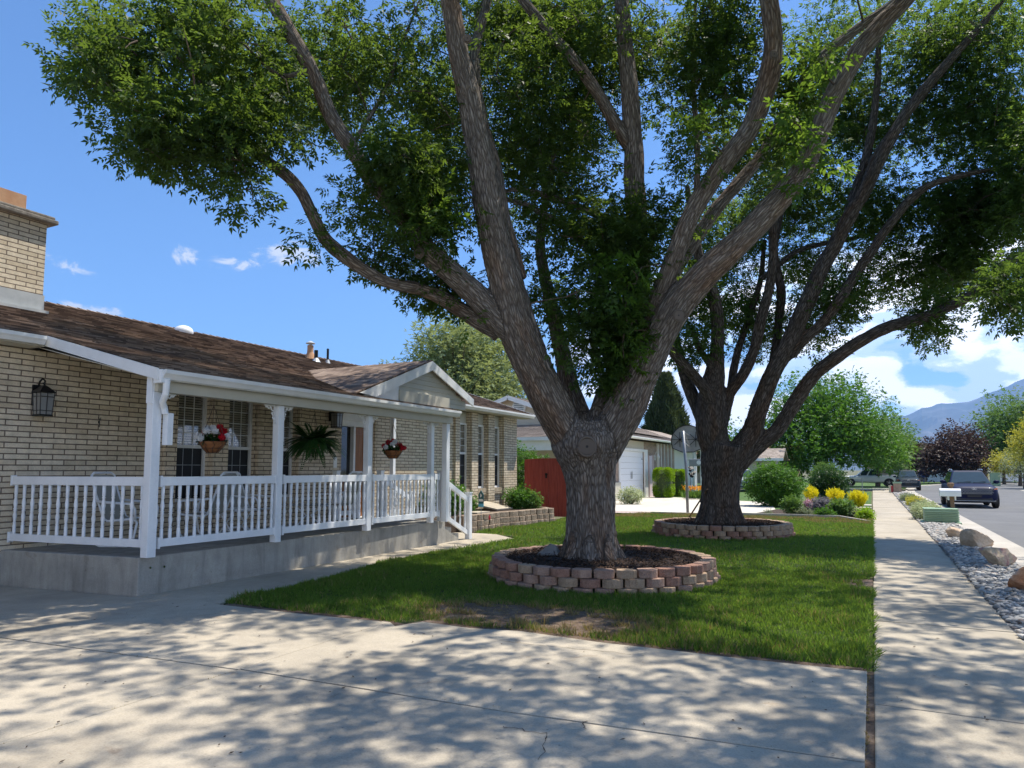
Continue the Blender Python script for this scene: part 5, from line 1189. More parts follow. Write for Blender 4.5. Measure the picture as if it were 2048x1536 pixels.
npart(MB().box(-12.03,-11.95,36.2,36.42,0,2.8).box(-12.03,-11.95,41.0,41.6,0,2.8).box(-12.03,-11.95,36.42,41.0,2.66,2.8),'garage_frame','trim')
gd=MB();z=.02
while z<2.6:gd.box(-12.12,-12.08,36.43,40.99,z,z+.325);z+=.332
gdo=npart(gd,'garage_door',mat('garage_white',(.74,.75,.77),.5),bevel=.008)
for q_ in (MB().box(-12.07,-12.06,38.6,38.65,1.1,1.5),MB().box(-12.07,-12.06,38.8,38.85,1.12,1.52),MB().box(-12.07,-12.06,40.6,40.9,2.22,2.26)):npart(q_,'door_hardware','black',gdo)
npart(MB().box(-12.02,-11.9,34.85,36.3,0,.95),'pier_base',mat('pier_stone',(.5,.47,.38),.8))
npart(MB().box(-12.0,-11.9,41.75,42.4,0,2.45).box(-12,-11.86,42.5,42.56,0,2.5),'pink_panel',mat('pink_paint',(.62,.5,.5),.6))
npart(MB().lathe([(.09,0),(.12,.12),(.03,.32)],(-11.8,43.3,2.3),6).tube([(-12,43.3,2.5),(-11.9,43.3,2.72),(-11.8,43.3,2.66)],.02,6).box(-12,-11.97,43.2,43.4,2.2,2.5),'wall_lantern','trim')
mb=MB();roofstrips(mb,(-11.3,34.3,3.42),(-11.3,48.9,3.42),(-15.6,46,4.62),(-15.6,37,4.62),.16)
roofstrips(mb,(-20,34.3,3.42),(-11.3,34.3,3.42),(-15.6,37,4.62),(-15.7,37,4.62),.16);mb.slab([(-11.3,34.3,3.41),(-11.3,48.9,3.41),(-20,48.9,3.41),(-20,34.3,3.41)],.03)
roofstrips(mb,(-22.5,29.6,3.12),(-12.6,29.6,3.12),(-12.6,33.99,4.0),(-22.5,33.99,4.0),.16)
for sg in(-1,1):
    roofstrips(mb,*((( -17.2+5.2*sg,33.5,3.72),(-17.2+5.2*sg,47,3.72),(-17.2,47,5.55),(-17.2,33.5,5.55))),.16)
npart(mb,'roof','nshingle')
mb=MB();gutter(mb,-11.3,3.4,34.3,48.9);mb.box(-22.5,-12.6,29.5,29.6,2.95,3.11).box(-20,-11.3,34.27,34.3,3.25,3.4)
for sg in(-1,1):mb.beam((-17.2+5.2*sg,33.48,3.62),(-17.2,33.48,5.45),.04,.22)
mb.box(-12.75,-12.6,29.65,29.8,0,2.95).box(-17.75,-17.6,29.65,29.8,0,2.95).box(-22,-13,29.7,29.75,2.5,2.95);npart(mb,'gutter','trim')
npart(MB().slab([(-12.1,33.95,3.68),(-17.2,33.95,5.45),(-22.3,33.95,3.68)],.1).box(-22,-13,33.9,34,0,3.7),'gable_wall',mat('cream_stucco',(.58,.50,.38),.8))
c_=P(1038,815,Y=33.9)
npart(MB().tube([(c_[0],33.86,c_[2]),(c_[0],33.9,c_[2])],[.42,.45],8),'gable_vent','trim');
mb=MB()
for k in range(5):mb.box(c_[0]-.28,c_[0]+.28,33.83,33.86,c_[2]-.25+k*.11,c_[2]-.2+k*.11)
npart(mb,'vent_louver','steel')
npart(MB().box(-12.4,-12.2,48.3,56,0,3.3).box(-11.2,-11.05,50,50.15,0,3.1).box(-11.2,-11.05,52.6,52.75,0,3.1).box(-12.3,-10.9,48.4,56,3.1,3.3),'porch_front',mat('pale_grey_paint',(.6,.61,.62),.6))
npart(MB().slab([(-10.8,48.3,3.32),(-10.8,56.3,3.32),(-15,56.3,4.6),(-15,48.3,4.6)],.1),'porch_roof','nshingle')
# basketball hoop seen from behind
hp=empty('basketball_hoop',(-6.09,26.2,0),'basketball hoop on a steel pole, its grey fan shaped backboard seen from behind','basketball hoop')
pt=P(1366,862,Y=26.2);px_=float(pt[0])
MB().tube([(-6.07,26.2,-.1),(-6.09,26.2,1.6),(px_,26.2,float(pt[2]))],.052,12).build('pole','steel',hp,smooth=True)
bc=P(1376,880,Y=27.1);bx_,bz=float(bc[0]),float(bc[2])
w2=.63;pts=[]
for k in range(13):
    a=math.pi*(k/12);pts.append((bx_+w2*math.cos(a),27.1,bz-.04+.60*math.sin(a)))
pts+= [(bx_-w2*.94,27.1,bz-.30),(bx_-.22,27.1,bz-.46),(bx_+.22,27.1,bz-.46),(bx_+w2*.94,27.1,bz-.30)]
bb=MB().slab(pts,.04).build('backboard',nmat('fibreglass_back',[(.3,(.30,.30,.28)),(.7,(.42,.42,.39))],5,.7),hp)
mb=MB()
for k in range(8):
    a=2*math.pi*k/8;
    for cx in(-.3,.3):
        r_=.30;q=Vector((bx_+cx+r_*math.cos(a),27.06,bz+.02+r_*.95*math.sin(a)))
        mb.beam((bx_+cx,27.06,bz+.02),tuple(q),.02,.02,up=(0,1,0))
for a,b in zip(pts,pts[1:]+pts[:1]):mb.beam((a[0],27.055,a[2]),(b[0],27.055,b[2]),.03,.03,up=(0,1,0))
mb.build('rib','black',bb)
MB().beam((px_,26.22,bz+.28),(bx_+.12,27.05,bz+.12),.035,.035).beam((px_,26.22,bz-.1),(bx_+.12,27.05,bz-.3),.035,.035).beam((px_,26.22,bz+.35),(bx_+.1,27.05,bz-.3),.02,.02).build('bracket','steel',hp)
MB().tube([(bx_+.23*math.cos(a),27.38+.23*math.sin(a),bz-.32) for a in [k*math.pi/10 for k in range(21)]],.01,6).build('rim',mat('rim_orange',(.4,.1,.03),.5),hp)
# hedges trimmed to rounded blocks
def topiary(px,py,w_,h,dp,label):
    p=P(px,py,Z=0);x,y=float(p[0]),float(p[1]);e=empty('trimmed_hedge',(x,y,0),label,'hedge','trimmed hedges beside the garage')
    n=9000;q=unit(NR.normal(0,1,(n,3)));q=np.sign(q)*np.abs(q)**.45;q=q/np.maximum(1,np.max(np.abs(q),1,keepdims=True)*1.0)
    q*=NR.uniform(.9,1.03,(n,1));C=np.stack([x+q[:,0]*w_/2,y+q[:,1]*dp/2,h*.5+q[:,2]*h*.5],1)
    npmesh('foliage','hedge',kites(C,q+NR.normal(0,.5,(n,3)),NR.normal(0,1,(n,3)),NR.uniform(.05,.085,n),NR.uniform(.035,.05,n)),4,e)
    mb=MB().lathe([(w_*.30,.02),(w_*.38,.3),(w_*.38,h*.8),(w_*.2,h*.93)],(x,y,0),10);mb.build('inner_twigs','conifer',e)
topiary(1328,995,1.1,1.72,1.1,'larger trimmed bright green hedge block beside the neighbor garage')
topiary(1358,992,.95,1.62,1.0,'smaller trimmed hedge block half hidden behind the hoop pole')
def pb(name,px,py,r,n,L,m,label,cat,group=None,**k):
    p=P(px,py,Z=0);return bush(name,(float(p[0]),float(p[1]),0.),r,n,L,m,label,cat,group,**k)
pb('vine_bush',1549,1012,(1.22,1.1,.98),620,.17,'gleaf','big dense green vine bush standing by the neighbor driveway','bush')
pb('round_bush',1660,1003,(.95,.9,.88),380,.14,'fern','glossy dark green round bush between the yellow shrubs','bush')
pb('pale_bush',1655,990,(1.05,.8,1.10),380,.15,'gleaf2','pale green loose bush rising behind the dark round bush','bush')
for px,py,r,lb in((1622,1006,(.36,.36,.50),'leftmost of the three bright yellow shrubs'),(1671,1008,(.42,.4,.46),'middle one of the three bright yellow shrubs'),(1716,1016,(.40,.4,.46),'rightmost bright yellow shrub, the one nearest the sidewalk')):
    p=P(px,py,Z=0);x,y=float(p[0]),float(p[1]);e=empty('yellow_shrub',(x,y,0),lb,'shrub','bright yellow shrubs in the neighbor garden')
    V=[]
    for k in range(150):
        a_=rnd.uniform(0,6.28);o_=rnd.random()**.6;hh=r[2]*1.55*rnd.uniform(.7,1.12)*(1-.25*o_);m_=26;t_=np.linspace(.12,1,m_)
        C=np.stack([x+r[0]*o_*math.cos(a_)*(.25+.75*t_**.7),y+r[1]*o_*math.sin(a_)*(.25+.75*t_**.7),hh*t_],1)+NR.normal(0,.008,(m_,3))
        D=NR.normal(0,.42,(m_,3))+[0,0,1.0];V.append(kites(C,D,NR.normal(0,1,(m_,3)),NR.uniform(.07,.12,m_),NR.uniform(.022,.035,m_)))
    npmesh('foliage','gold',np.concatenate(V),4,e)
    MB().tube([(x,y,-.02),(x+.02,y,.3)],[.03,.015],6).build('stem','twig',e)
pb('bedding_plant',1585,1031,(.36,.3,.34),80,.12,'gleaf2','leafy green plant at the left end of the neighbor flower bed','plant')
pb('bedding_plant',1608,1033,(.28,.2,.13),60,.09,'sage','grey green mound in front of the leafy plant in the flower bed','plant')
pb('flowering_plant',1614,1025,(.2,.2,.27),40,.08,'pinkfl','small pink flowering plant in the flower bed','plant')
pb('lavender_bush',1645,1029,(.42,.3,.30),140,.10,'lavender','faded purple grey lavender bush in the flower bed','plant')
pb('bedding_plant',1650,1035,(.34,.25,.15),90,.10,'gleaf','low bright green plant in front of the lavender','plant')
pb('bedding_plant',1685,1032,(.40,.35,.28),160,.13,'gleaf2','fountain shaped green plant right of the lavender','plant')
pb('bedding_plant',1712,1033,(.30,.25,.14),80,.10,'varieg','cream flecked plant beside the fountain shaped one','plant')
pb('bedding_plant',1731,1039,(.24,.4,.15),110,.10,'hedge','yellow green edging plant touching the sidewalk','plant')
pb('bedding_plant',1538,1032,(.14,.14,.12),14,.07,'sage','tiny grey green plant alone on the driveway edge','plant')
pb('variegated_shrub',1262,1008,(.62,.5,.42),110,.12,'varieg','pale sprawling shrub in front of the garage door','shrub')
for px,py,lb in((1384,998,'orange daylilies in front of the trimmed hedges'),(1407,998,'yellow orange daylilies beside the second trunk')):
    p=P(px,py,Z=0);x,y=float(p[0]),float(p[1]);e=empty('daylily_clump',(x,y,0),lb,'flowers','orange daylily clumps')
    n=420;a=NR.uniform(0,6.28,n);C=np.stack([x+NR.normal(0,.2,n),y+NR.normal(0,.2,n),np.full(n,.02)],1);D=np.stack([np.cos(a)*.5,np.sin(a)*.5,np.full(n,1.)],1)
    npmesh('foliage','gleaf2',kites(C,D,NR.normal(0,1,(n,3)),NR.uniform(.3,.6,n),NR.uniform(.03,.05,n)),4,e)
    n=130;C=np.stack([x+NR.normal(0,.27,n),y+NR.normal(0,.27,n),NR.uniform(.5,.72,n)],1)
    npmesh('blooms','orangefl',kites(C,NR.normal(0,1,(n,3)),NR.normal(0,1,(n,3)),NR.uniform(.08,.12,n),NR.uniform(.05,.08,n)),4,e)
# garden ornaments
p=P(1381,988,Z=0);x,y=float(p[0]),float(p[1]);ws=empty('wind_spinner',(x,y,0),'black metal wind spinner with round discs beside the hoop pole','wind spinner')
MB().cyl((x,y,0),(x,y,2.0),.02,8).build('pole','black',ws)
for dx,dz,r in((.12,1.72,.13),(.02,1.55,.10),(.2,1.36,.12),(.02,1.3,.11),(.12,1.18,.12),(.32,1.45,.1),(-.05,1.75,.08)):
    MB().cyl((x+dx,y-.02,dz),(x+dx+.02,y-.05,dz+.03),r,14).build('disc','black',ws)
p=P(1396,990,Z=0);x,y=float(p[0]),float(p[1]);mbx=empty('box_on_post',(x,y,0),'grey box with a round white dial on a post left of the second trunk','box')
zz=float(P(1396,925,Y=y)[2]);MB().cyl((x+.2,y,0),(x+.2,y,zz-.2),.03,8).build('post','trim',mbx)
MB().box(x-.5,x+.55,y-.12,y+.2,zz-.24,zz+.22).build('case',mat('grey_case',(.28,.29,.30),.5),mbx,bevel=.03);MB().cyl((x+.12,y-.121,zz),(x+.12,y-.14,zz),.14,20).build('dial','white',mbx)
p=P(1520,960,Z=0)
# ================= STREET SIDE =================
tb=empty('utility_cabinet',(1.78,25.2,0),'low green ribbed utility cabinet in the pebble strip','utility cabinet')
MB().box(1.26,2.28,24.7,25.65,-.02,.06).build('base','greenbox',tb,bevel=.012)
MB().box(1.34,2.22,24.83,25.55,.06,.43).prism([(1.33,24.81),(2.23,24.81),(2.23,25.57),(1.33,25.57)],.425,.45).build('cover','greenbox',tb,bevel=.03)
mb=MB();z=.085
while z<.39:mb.box(1.355,1.77,24.775,24.835,z,z+.022).box(1.79,2.205,24.775,24.835,z,z+.022).box(2.205,2.25,24.9,25.5,z,z+.022);z+=.052
mb.build('rib','greenbox',tb,bevel=.005)
mx_=empty('mailbox',(2.19,25.75,0),'white mailbox on a brown wooden post with a flat finial','mailbox')
p=P(1912,1046,Z=0);x,y=2.17,25.75
MB().beam((x,y,-.1),(x-.04,y,1.14),.11,.11).build('post','wood',mx_,bevel=.008)
MB().lathe([(.09,0),(.10,.03),(.10,.09),(.07,.11)],(x-.04,y,1.10),8).build('finial','wood',mx_)
mb=MB();pr=[]
for k in range(9):
    a=math.pi*k/8;pr.append((.14*math.cos(a),.14*.75*math.sin(a)+.93))
pr+=[(-.14,.80),(.14,.80)];n=len(pr);x0,x1=x-.36,x+.2
mb.add([(x0,y-.15+a,b) for a,b in pr]+[(x1,y-.15+a,b) for a,b in pr],[tuple(range(n)),tuple(range(n,2*n))[::-1]]+[(i,n+i,n+(i+1)%n,(i+1)%n) for i in range(n)])
mb.build('box','white',mx_,bevel=.006);MB().box(x-.14,x-.1,y-.12,y+.1,.68,.80).box(x+.04,x+.08,y-.12,y+.1,.68,.80).build('brace','trim',mx_)
def boulder(px,py,w_,h,dp,m,seed,label,tilt=0):
    p=P(px,py,Z=0);mb=MB();mb.ico((0,0,0),1,4,0,seed)
    vs=[]
    for v in mb.v:
        q=Vector(v);k=1+.22*noise.noise(q*1.1+Vector((seed*2.3,0,0)))+.10*noise.noise(q*2.6+Vector((seed,5,0)))+.03*noise.noise(q*8)
        # chisel some flat faces
        for j in range(9):
            nn=Vector(noise.random_unit_vector()) if False else Vector((math.sin(seed*1.7+j*2.4),math.cos(seed*2.9+j*1.7),math.sin(j*1.3+seed)*.8)).normalized()
            dd=q.dot(nn)
            if dd>.60:k=min(k,.65/dd+.02*noise.noise(q*6))
        vs.append((p[0]+q.x*k*w_/2*.84,p[1]+q.y*k*dp/2*.85+dp*.45,max(-.05,h*.34+q.z*k*h*.54+tilt*q.x*h)))
    mb.v=vs;o=mb.build('boulder',m,smooth=False);return tag(o,label,'boulder')
boulder(1914,1079,.62,.34,.45,'rock0',2,'small tan boulder farthest from the camera in the pebble strip')
boulder(1956,1099,.76,.46,.55,'rock0',5,'long tan boulder between the small one and the pink one',-.15)
boulder(2001,1137,.66,.44,.5,'rock1',9,'tan boulder with pink veins in the pebble strip',-.12)
boulder(2062,1190,.55,.40,.5,'rock2',12,'rust coloured boulder cut by the right edge of the picture')
bush('variegated_shrub',(1.52,27.0,0),(.42,1.25,.27),240,.10,'varieg','cream and green variegated shrub behind the utility cabinet','shrub')
bush('low_shrub',(1.62,31.2,0),(.40,1.3,.22),130,.10,'sage','grey green low shrub between the cream shrub and the gold one','shrub')
bush('gold_shrub',(1.62,36.2,0),(.36,1.5,.22),150,.10,'orangefl' if False else 'yellowbush','golden low shrub in the pebble strip','shrub')
bush('low_shrub',(1.55,41.5,0),(.36,1.4,.20),110,.11,'sage','farthest grey green low shrub in the pebble strip','shrub')
p=P(1781,985,Z=0);tag(MB().lathe([(.10,0),(.10,.42),(.13,.44),(.12,.5)],tuple(p),12).build('short_post',mat('cream_plastic',(.6,.57,.42),.6)),'cream short post beside the sidewalk at the corner','post')
p=P(1794,986,Z=0);x,y=float(p[0]),float(p[1]);b_=empty('mail_pillar',(x,y,0),'tan brick mail pillar with a red box at the corner','mail pillar')
MB().box(x-.2,x+.28,y-.2,y+.3,0,.66).build('pillar','tanbrick',b_);MB().box(x-.36,x-.21,y-.1,y+.1,.05,.5).build('red_box',mat('red_paint',(.4,.03,.03),.5),b_,bevel=.02);MB().box(x-.24,x+.32,y-.24,y+.34,.66,.76).build('pillar_cap','greenbox',b_)
p=P(1725,985,Z=0);mb=MB()
x,y=float(p[0]),float(p[1]);cf=empty('chain_fence',(x,y,0),'thin wire fence with a grey post across the corner lawn','fence')
MB().cyl((x,y,0),(x,y,1.05),.03,8).build('post','steel',cf);MB().cyl((x-5,y+1,1.0),(x,y,1.0),.02,6).cyl((x-5,y+1,.5),(x,y,.5),.006,6).cyl((x-5,y+1,.1),(x,y,.1),.006,6).build('rail','steel',cf)
p=P(1992,972,Z=0);x,y=float(p[0]),float(p[1])
tag(MB().box(x-.4,x+.4,y,y+.5,0,1.25).box(x-.45,x+.45,y-.03,y+.53,1.25,1.32).build('utility_pedestal','greenbox',bevel=.02),'tall green utility pedestal on the far verge','utility cabinet')
# ================= VEHICLES =================
paintcol={}
def paint(name,c,r=.22):
    m=mat(name,c,.5,.0,.12);m.node_tree.nodes['Principled BSDF'].inputs['Coat Weight'].default_value=.08;m.node_tree.nodes['Principled BSDF'].inputs['Coat Roughness'].default_value=.03;return m
carglass=mat('car_glass',(.03,.045,.05),.05,.0,.6)
headl=mat('headlight_lens',(.55,.56,.58),.08,.3);amber=mat('amber_lens',(.6,.16,.03),.2);plastic=mat('black_plastic',(.02,.02,.022),.55)
def ringpts(hw,z0,z1,y,n=20,ex=.42):
    o=[];zc=(z0+z1)/2;hh=(z1-z0)/2
    for k in range(n):
        a=2*math.pi*(k+.5)/n;cx,sx=math.cos(a),math.sin(a)
        o.append((math.copysign(abs(cx)**ex,cx)*hw,y,zc+math.copysign(abs(sx)**ex,sx)*hh))
    return o
def loft(mb,st,n=20,ex=.42):
    R=[]
    for y,hw,z0,z1 in st:R+=ringpts(hw,z0,z1,y,n,ex)
    fs=[]
    for i in range(len(st)-1):
        for k in range(n):a=i*n+k;b=i*n+(k+1)%n;fs.append((a,b,b+n,a+n))
    fs.append(tuple(range(n))[::-1]);fs.append(tuple((len(st)-1)*n+k for k in range(n)));return mb.add(R,fs)
def car(loc,rz,body,label,cat,kind='suv',group=None,name='parked_car'):
    e=empty(name,(0,0,0),label,cat,group)
    if kind=='suv':
        st=[(-2.30,.60,.42,.74),(-2.26,.78,.32,.86),(-2.12,.885,.25,.95),(-1.9,.92,.24,.99),(-1.4,.93,.24,1.04),(-1.0,.93,.24,1.09),(-.9,.93,.24,1.10),(.6,.935,.24,1.12),(1.7,.93,.25,1.15),(2.1,.90,.3,1.14),(2.26,.84,.4,1.05),(2.3,.78,.5,.95)]
        bl=[(-1.12,.80,1.06),(2.12,.80,1.10)];tp=[(-.22,.60,1.60),(1.75,.60,1.60)];H=1.66;wy=(-1.42,1.32);wr=.36
    else:
        st=[(-2.8,.75,.45,.9),(-2.7,.92,.4,1.05),(-2.3,.97,.38,1.12),(-1.2,.98,.38,1.18),(-1.1,.98,.38,1.2),(.6,.98,.38,1.22),(2.7,.98,.4,1.22),(2.85,.93,.5,1.2)]
        bl=[(-1.25,.84,1.15),(.85,.84,1.2)];tp=[(-.55,.68,1.78),(.75,.70,1.78)];H=1.86;wy=(-1.85,1.75);wr=.41
    bo=loft(MB(),st).build('body',body,e,smooth=True)
    # cabin frustum
    (y0,w0,z0),(y1,w1,z1)=bl;(t0,v0,u0),(t1,v1,u1)=tp
    ys=[(y0,w0,z0,t0,v0,u0)]
    B=[Vector((-w0,y0,z0)),Vector((w0,y0,z0)),Vector((w1,y1,z1)),Vector((-w1,y1,z1))];T=[Vector((-v0,t0,u0)),Vector((v0,t0,u0)),Vector((v1,t1,u1)),Vector((-v1,t1,u1))]
    R_=[Vector((-v0*.9,t0+.12,H)),Vector((v0*.9,t0+.12,H)),Vector((v1*.9,t1-.1,H)),Vector((-v1*.9,t1-.1,H))]
    mb=MB();mb.add(B+T+R_,[(0,1,5,4),(1,2,6,5),(2,3,7,6),(3,0,4,7),(4,5,9,8),(5,6,10,9),(6,7,11,10),(7,4,8,11),(8,9,10,11)])
    mb.build('roof',body,e,smooth=False,bevel=.05)
    def pane(a,b,c,d,i=.06,off=.012):
        ce=(a+b+c+d)/4;n=(b-a).cross(d-a).normalized()
        if n.dot(ce-Vector((0,.5,1.2)))<0:n=-n
        return [q.lerp(ce,i)+n*off for q in(a,b,c,d)]
    g=MB();g.add(pane(B[0],B[1],T[1],T[0],.07),[(0,1,2,3)]);g.build('windshield',carglass,e)
    g=MB();g.add(pane(B[2],B[3],T[3],T[2],.1),[(0,1,2,3)]);g.build('rear_window',carglass,e)
    for (i,j) in((3,0),(1,2)):
        for (s0,s1) in ((.03,.45),(.50,.95)) :
            a=B[i].lerp(B[j],s0);b=B[i].lerp(B[j],s1);c=T[i].lerp(T[j],s1);d=T[i].lerp(T[j],s0)
            g=MB();g.add(pane(a,b,c,d,.05),[(0,1,2,3)]);g.build('side_window',carglass,e)
    for sg in(-1,1):
        # mirrors, arches, wheels, lights
        m_=MB();m_.ico((sg*1.03,-.75 if kind=='suv' else -.9,1.14 if kind=='suv' else 1.3),(.13,.07,.09),2);m_.beam((sg*.88,-.72 if kind=='suv' else -.87,1.07 if kind=='suv' else 1.2),(sg*1.0,-.74 if kind=='suv' else -.88,1.1 if kind=='suv' else 1.26),.05,.04);m_.build('mirror',body,e,smooth=True)
        for wyy in wy:
            MB().cyl((sg*.80,wyy,wr+.01),(sg*(.945 if kind=='suv' else .99),wyy,wr+.01),wr+.055,28).build('wheel_arch',plastic,e)
            wh=MB().lathe([(wr*.62,-.12),(wr*.9,-.12),(wr,-.085),(wr,.085),(wr*.9,.12),(wr*.62,.12)],(0,0,0),28,cap=False)
            # a lathe stands upright: lay it on its side
            wh.v=[(sg*(.86 if kind=='suv' else .90)+z*sg,wyy+x,wr+y) for x,y,z in wh.v];wo=wh.build('wheel','rubber',e,smooth=True)
            rm=MB().cyl((sg*.85,wyy,wr),(sg*(.93 if kind=='suv' else .975),wyy,wr),wr*.2,12)
            for k in range(5):
                a=2*math.pi*k/5+.2;rm.beam((sg*(.945 if kind=='suv' else .99),wyy,wr),(sg*(.945 if kind=='suv' else .99),wyy+wr*.6*math.cos(a),wr+wr*.6*math.sin(a)),.035,.07,up=(1,0,0))
            rm.build('rim','chrome',wo)
    if kind=='suv':
        MB().box(-.98+.1,.98-.1,-2.0,-1.9,.22,.3).build('front_lip',plastic,e)
        MB().hexa([Vector(q) for q in((-.62,-2.315,.60),(.62,-2.315,.60),(.70,-2.2,.60),(-.70,-2.2,.60),(-.72,-2.27,.84),(.72,-2.27,.84),(.74,-2.18,.84),(-.74,-2.18,.84))]).build('grille',plastic,e)
        mb=MB()
        for r,zz in enumerate((.64,.70,.76,.81)):
            for k in range(12):
                xx=-.66+1.32*(k+.5*(r%2))/12;yy=-2.335+.02*r
                mb.beam((xx,yy,zz-.02),(xx+.05,yy,zz+.02),.01,.02);mb.beam((xx+.05,yy,zz+.02),(xx+.1,yy,zz-.02),.01,.02)
        mb.build('grille_mesh','steel',e)
        mb=MB()
        for k in range(16):
            a=2*math.pi*k/16;b=2*math.pi*(k+1)/16;mb.beam((.085*math.cos(a),-2.33,.86+.042*math.sin(a)),(.085*math.cos(b),-2.33,.86+.042*math.sin(b)),.012,.014,up=(0,1,0))
        mb.beam((-.03,-2.335,.83),(-.02,-2.335,.89),.014,.012,up=(0,1,0));mb.beam((.02,-2.335,.83),(.03,-2.335,.89),.014,.012,up=(0,1,0));mb.beam((-.03,-2.335,.855),(.03,-2.335,.866),.012,.012,up=(0,1,0));mb.build('emblem','chrome',e)
        MB().hexa([Vector(q) for q in((-.7,-2.31,.30),(.7,-2.31,.30),(.74,-2.1,.30),(-.74,-2.1,.30),(-.62,-2.29,.50),(.62,-2.29,.50),(.7,-2.1,.50),(-.7,-2.1,.50))]).build('lower_intake',plastic,e,bevel=.01)
        MB().box(-.78,.78,-2.33,-2.2,.305,.335).build('skid_strip',mat('silver_trim',(.32,.33,.34),.35,.6),e,bevel=.01)
        MB().box(-.26,.26,-2.345,-2.31,.48,.585).build('plate_holder',plastic,e)
        for sg in(-1,1):
            MB().hexa([Vector(q) for q in((sg*.60,-2.30,.56),(sg*.80,-2.22,.50),(sg*.80,-2.1,.50),(sg*.60,-2.15,.56),(sg*.64,-2.29,.73),(sg*.82,-2.2,.70),(sg*.82,-2.1,.70),(sg*.64,-2.15,.73))]).build('headlight',headl,e)
            MB().hexa([Vector(q) for q in((sg*.74,-2.24,.80),(sg*.88,-2.10,.82),(sg*.88,-2.0,.82),(sg*.74,-2.1,.80),(sg*.74,-2.23,.86),(sg*.88,-2.08,.89),(sg*.88,-2.0,.89),(sg*.74,-2.1,.86))]).build('turn_lamp',amber,e)
            MB().tube([(sg*.60,-.1,1.67),(sg*.60,.1,1.71),(sg*.60,1.4,1.71),(sg*.60,1.6,1.67)],.02,6).build('roof_rail','chrome',e)
            MB().beam((sg*.935,-.9,.5),(sg*.935,1.0,.5),.02,.12).build('door_cladding',plastic,e)
        MB().beam((-.5,-1.13,1.1),(.05,-1.02,1.17),.02,.02).beam((.1,-1.13,1.1),(.6,-1.02,1.17),.02,.02).build('wiper',plastic,e)
    else:
        MB().box(-.86,.86,1.02,2.78,1.1,1.2).build('bed_liner',plastic,e)
        MB().box(-.8,.8,-2.86,-2.7,.7,1.0).build('grille','chrome',e);MB().box(-.95,.95,2.8,2.95,.45,.62).build('rear_bumper','chrome',e)
        for sg in(-1,1):MB().box(sg*.97-.02,sg*.97+.02,2.6,2.84,.85,1.15).build('tail_lamp',mat('tail_red',(.35,.02,.02),.3),e)
    e.location=loc;e.rotation_euler=(0,0,rz);return e
navy=paint('navy_paint',(.007,.012,.045));dk=paint('dark_teal_paint',(.012,.025,.038));wh=paint('white_car_paint',(.7,.71,.72),.3);gry=paint('silver_paint',(.30,.34,.36),.3)
c1_=car((3.80,38.05,0),.0,navy,'dark navy blue SUV parked on the street facing the camera','car','suv');c1_.scale=(.97,1,.95)
c2=car((0,0,0),.0,dk,'small dark SUV parked at the curb farther along the street','car','suv');p=P(1818,981,Z=0);c2.location=(float(p[0]),float(p[1])+2.,0);c2.scale=(.88,.85,.95)
p=P(1745,976,Z=0);pk=car((-.3,79.5,0),math.pi/2*-1+.05,wh,'long white pickup truck parked sideways under the big green tree','pickup truck','pickup',name='pickup_truck');pk.scale=(.95,.95,.9)
c3=car((-9.0,57,0),.3,gry,'pale car half hidden behind the garden bushes','car','suv')
c4=car((24.,100,0),1.2,dk,'dark car parked in the shade at the far right','car','suv')
# ================= BACKGROUND HOUSES =================
def bghouse(x0,x1,y0,y1,h,ridge,wm,rm,label,axis='x',door=None,wins=()):
    e=empty('background_house',((x0+x1)/2,(y0+y1)/2,0),label,'house')
    MB().box(x0,x1,y0,y1,-.05,h).build('wall',wm,e)
    mb=MB();o=.6
    if axis=='x':
        ym=(y0+y1)/2;mb.slab([(x0-o,y0-o,h-.02),(x1+o,y0-o,h-.02),(x1+o,ym,ridge),(x0-o,ym,ridge)],.15);mb.slab([(x1+o,y1+o,h-.02),(x0-o,y1+o,h-.02),(x0-o,ym,ridge),(x1+o,ym,ridge)],.15)
        g=MB().slab([(x0,y0,h),(x0,ym,ridge-.2),(x0,y1,h)],.1).slab([(x1,y1,h),(x1,ym,ridge-.2),(x1,y0,h)],.1)
    else:
        xm=(x0+x1)/2;mb.slab([(x1+o,y0-o,h-.02),(x1+o,y1+o,h-.02),(xm,y1+o,ridge),(xm,y0-o,ridge)],.15);mb.slab([(x0-o,y1+o,h-.02),(x0-o,y0-o,h-.02),(xm,y0-o,ridge),(xm,y1+o,ridge)],.15)
        g=MB().slab([(x1,y0-.01,h),(xm,y0-.01,ridge-.2),(x0,y0-.01,h)],.1)
    mb.build('roof',rm,e);g.build('gable_wall',wm,e)
    MB().box(x0-.6,x1+.6,y0-.66,y0-.6,h-.2,h+.0).build('fascia','trim',e)
    if door:MB().box(door[0],door[1],y0-.06,y0-.01,0,door[2]).build('garage_door','white',e)
    for a,b,c,d in wins:
        f=MB().box(a,b,y0-.05,y0-.01,c,d).build('window','trim',e);MB().box(a+.08,b-.08,y0-.07,y0-.051,c+.08,d-.08).build('pane','glassdark0',f)
    return e
bghouse(-1,13.5,112,124,3.0,5.4,'tanbrick','nshingle','far tan brick house with a white garage door behind the parked dark SUV','y',(6.6,9.6,2.6),((2.6,3.8,1.3,2.4),(4.6,5.6,1.3,2.4)))
bghouse(-20,-8.,88,98,2.7,4.6,'tanbrick','rshingle','distant house with a reddish roof left of the big green tree','x',None,((-16,-14,1,2.2),(-12,-10.5,1,2.2)))
bghouse(30,46,112,124,3,5,'almond','nshingle','pale house beyond the trees at the far right','x',(33,37,2.5),((39,41,1.2,2.4),))
bghouse(-9.,-6.6,58.,60.5,2.5,3.3,'almond','nshingle','small pale garden building behind the vine bush','x')
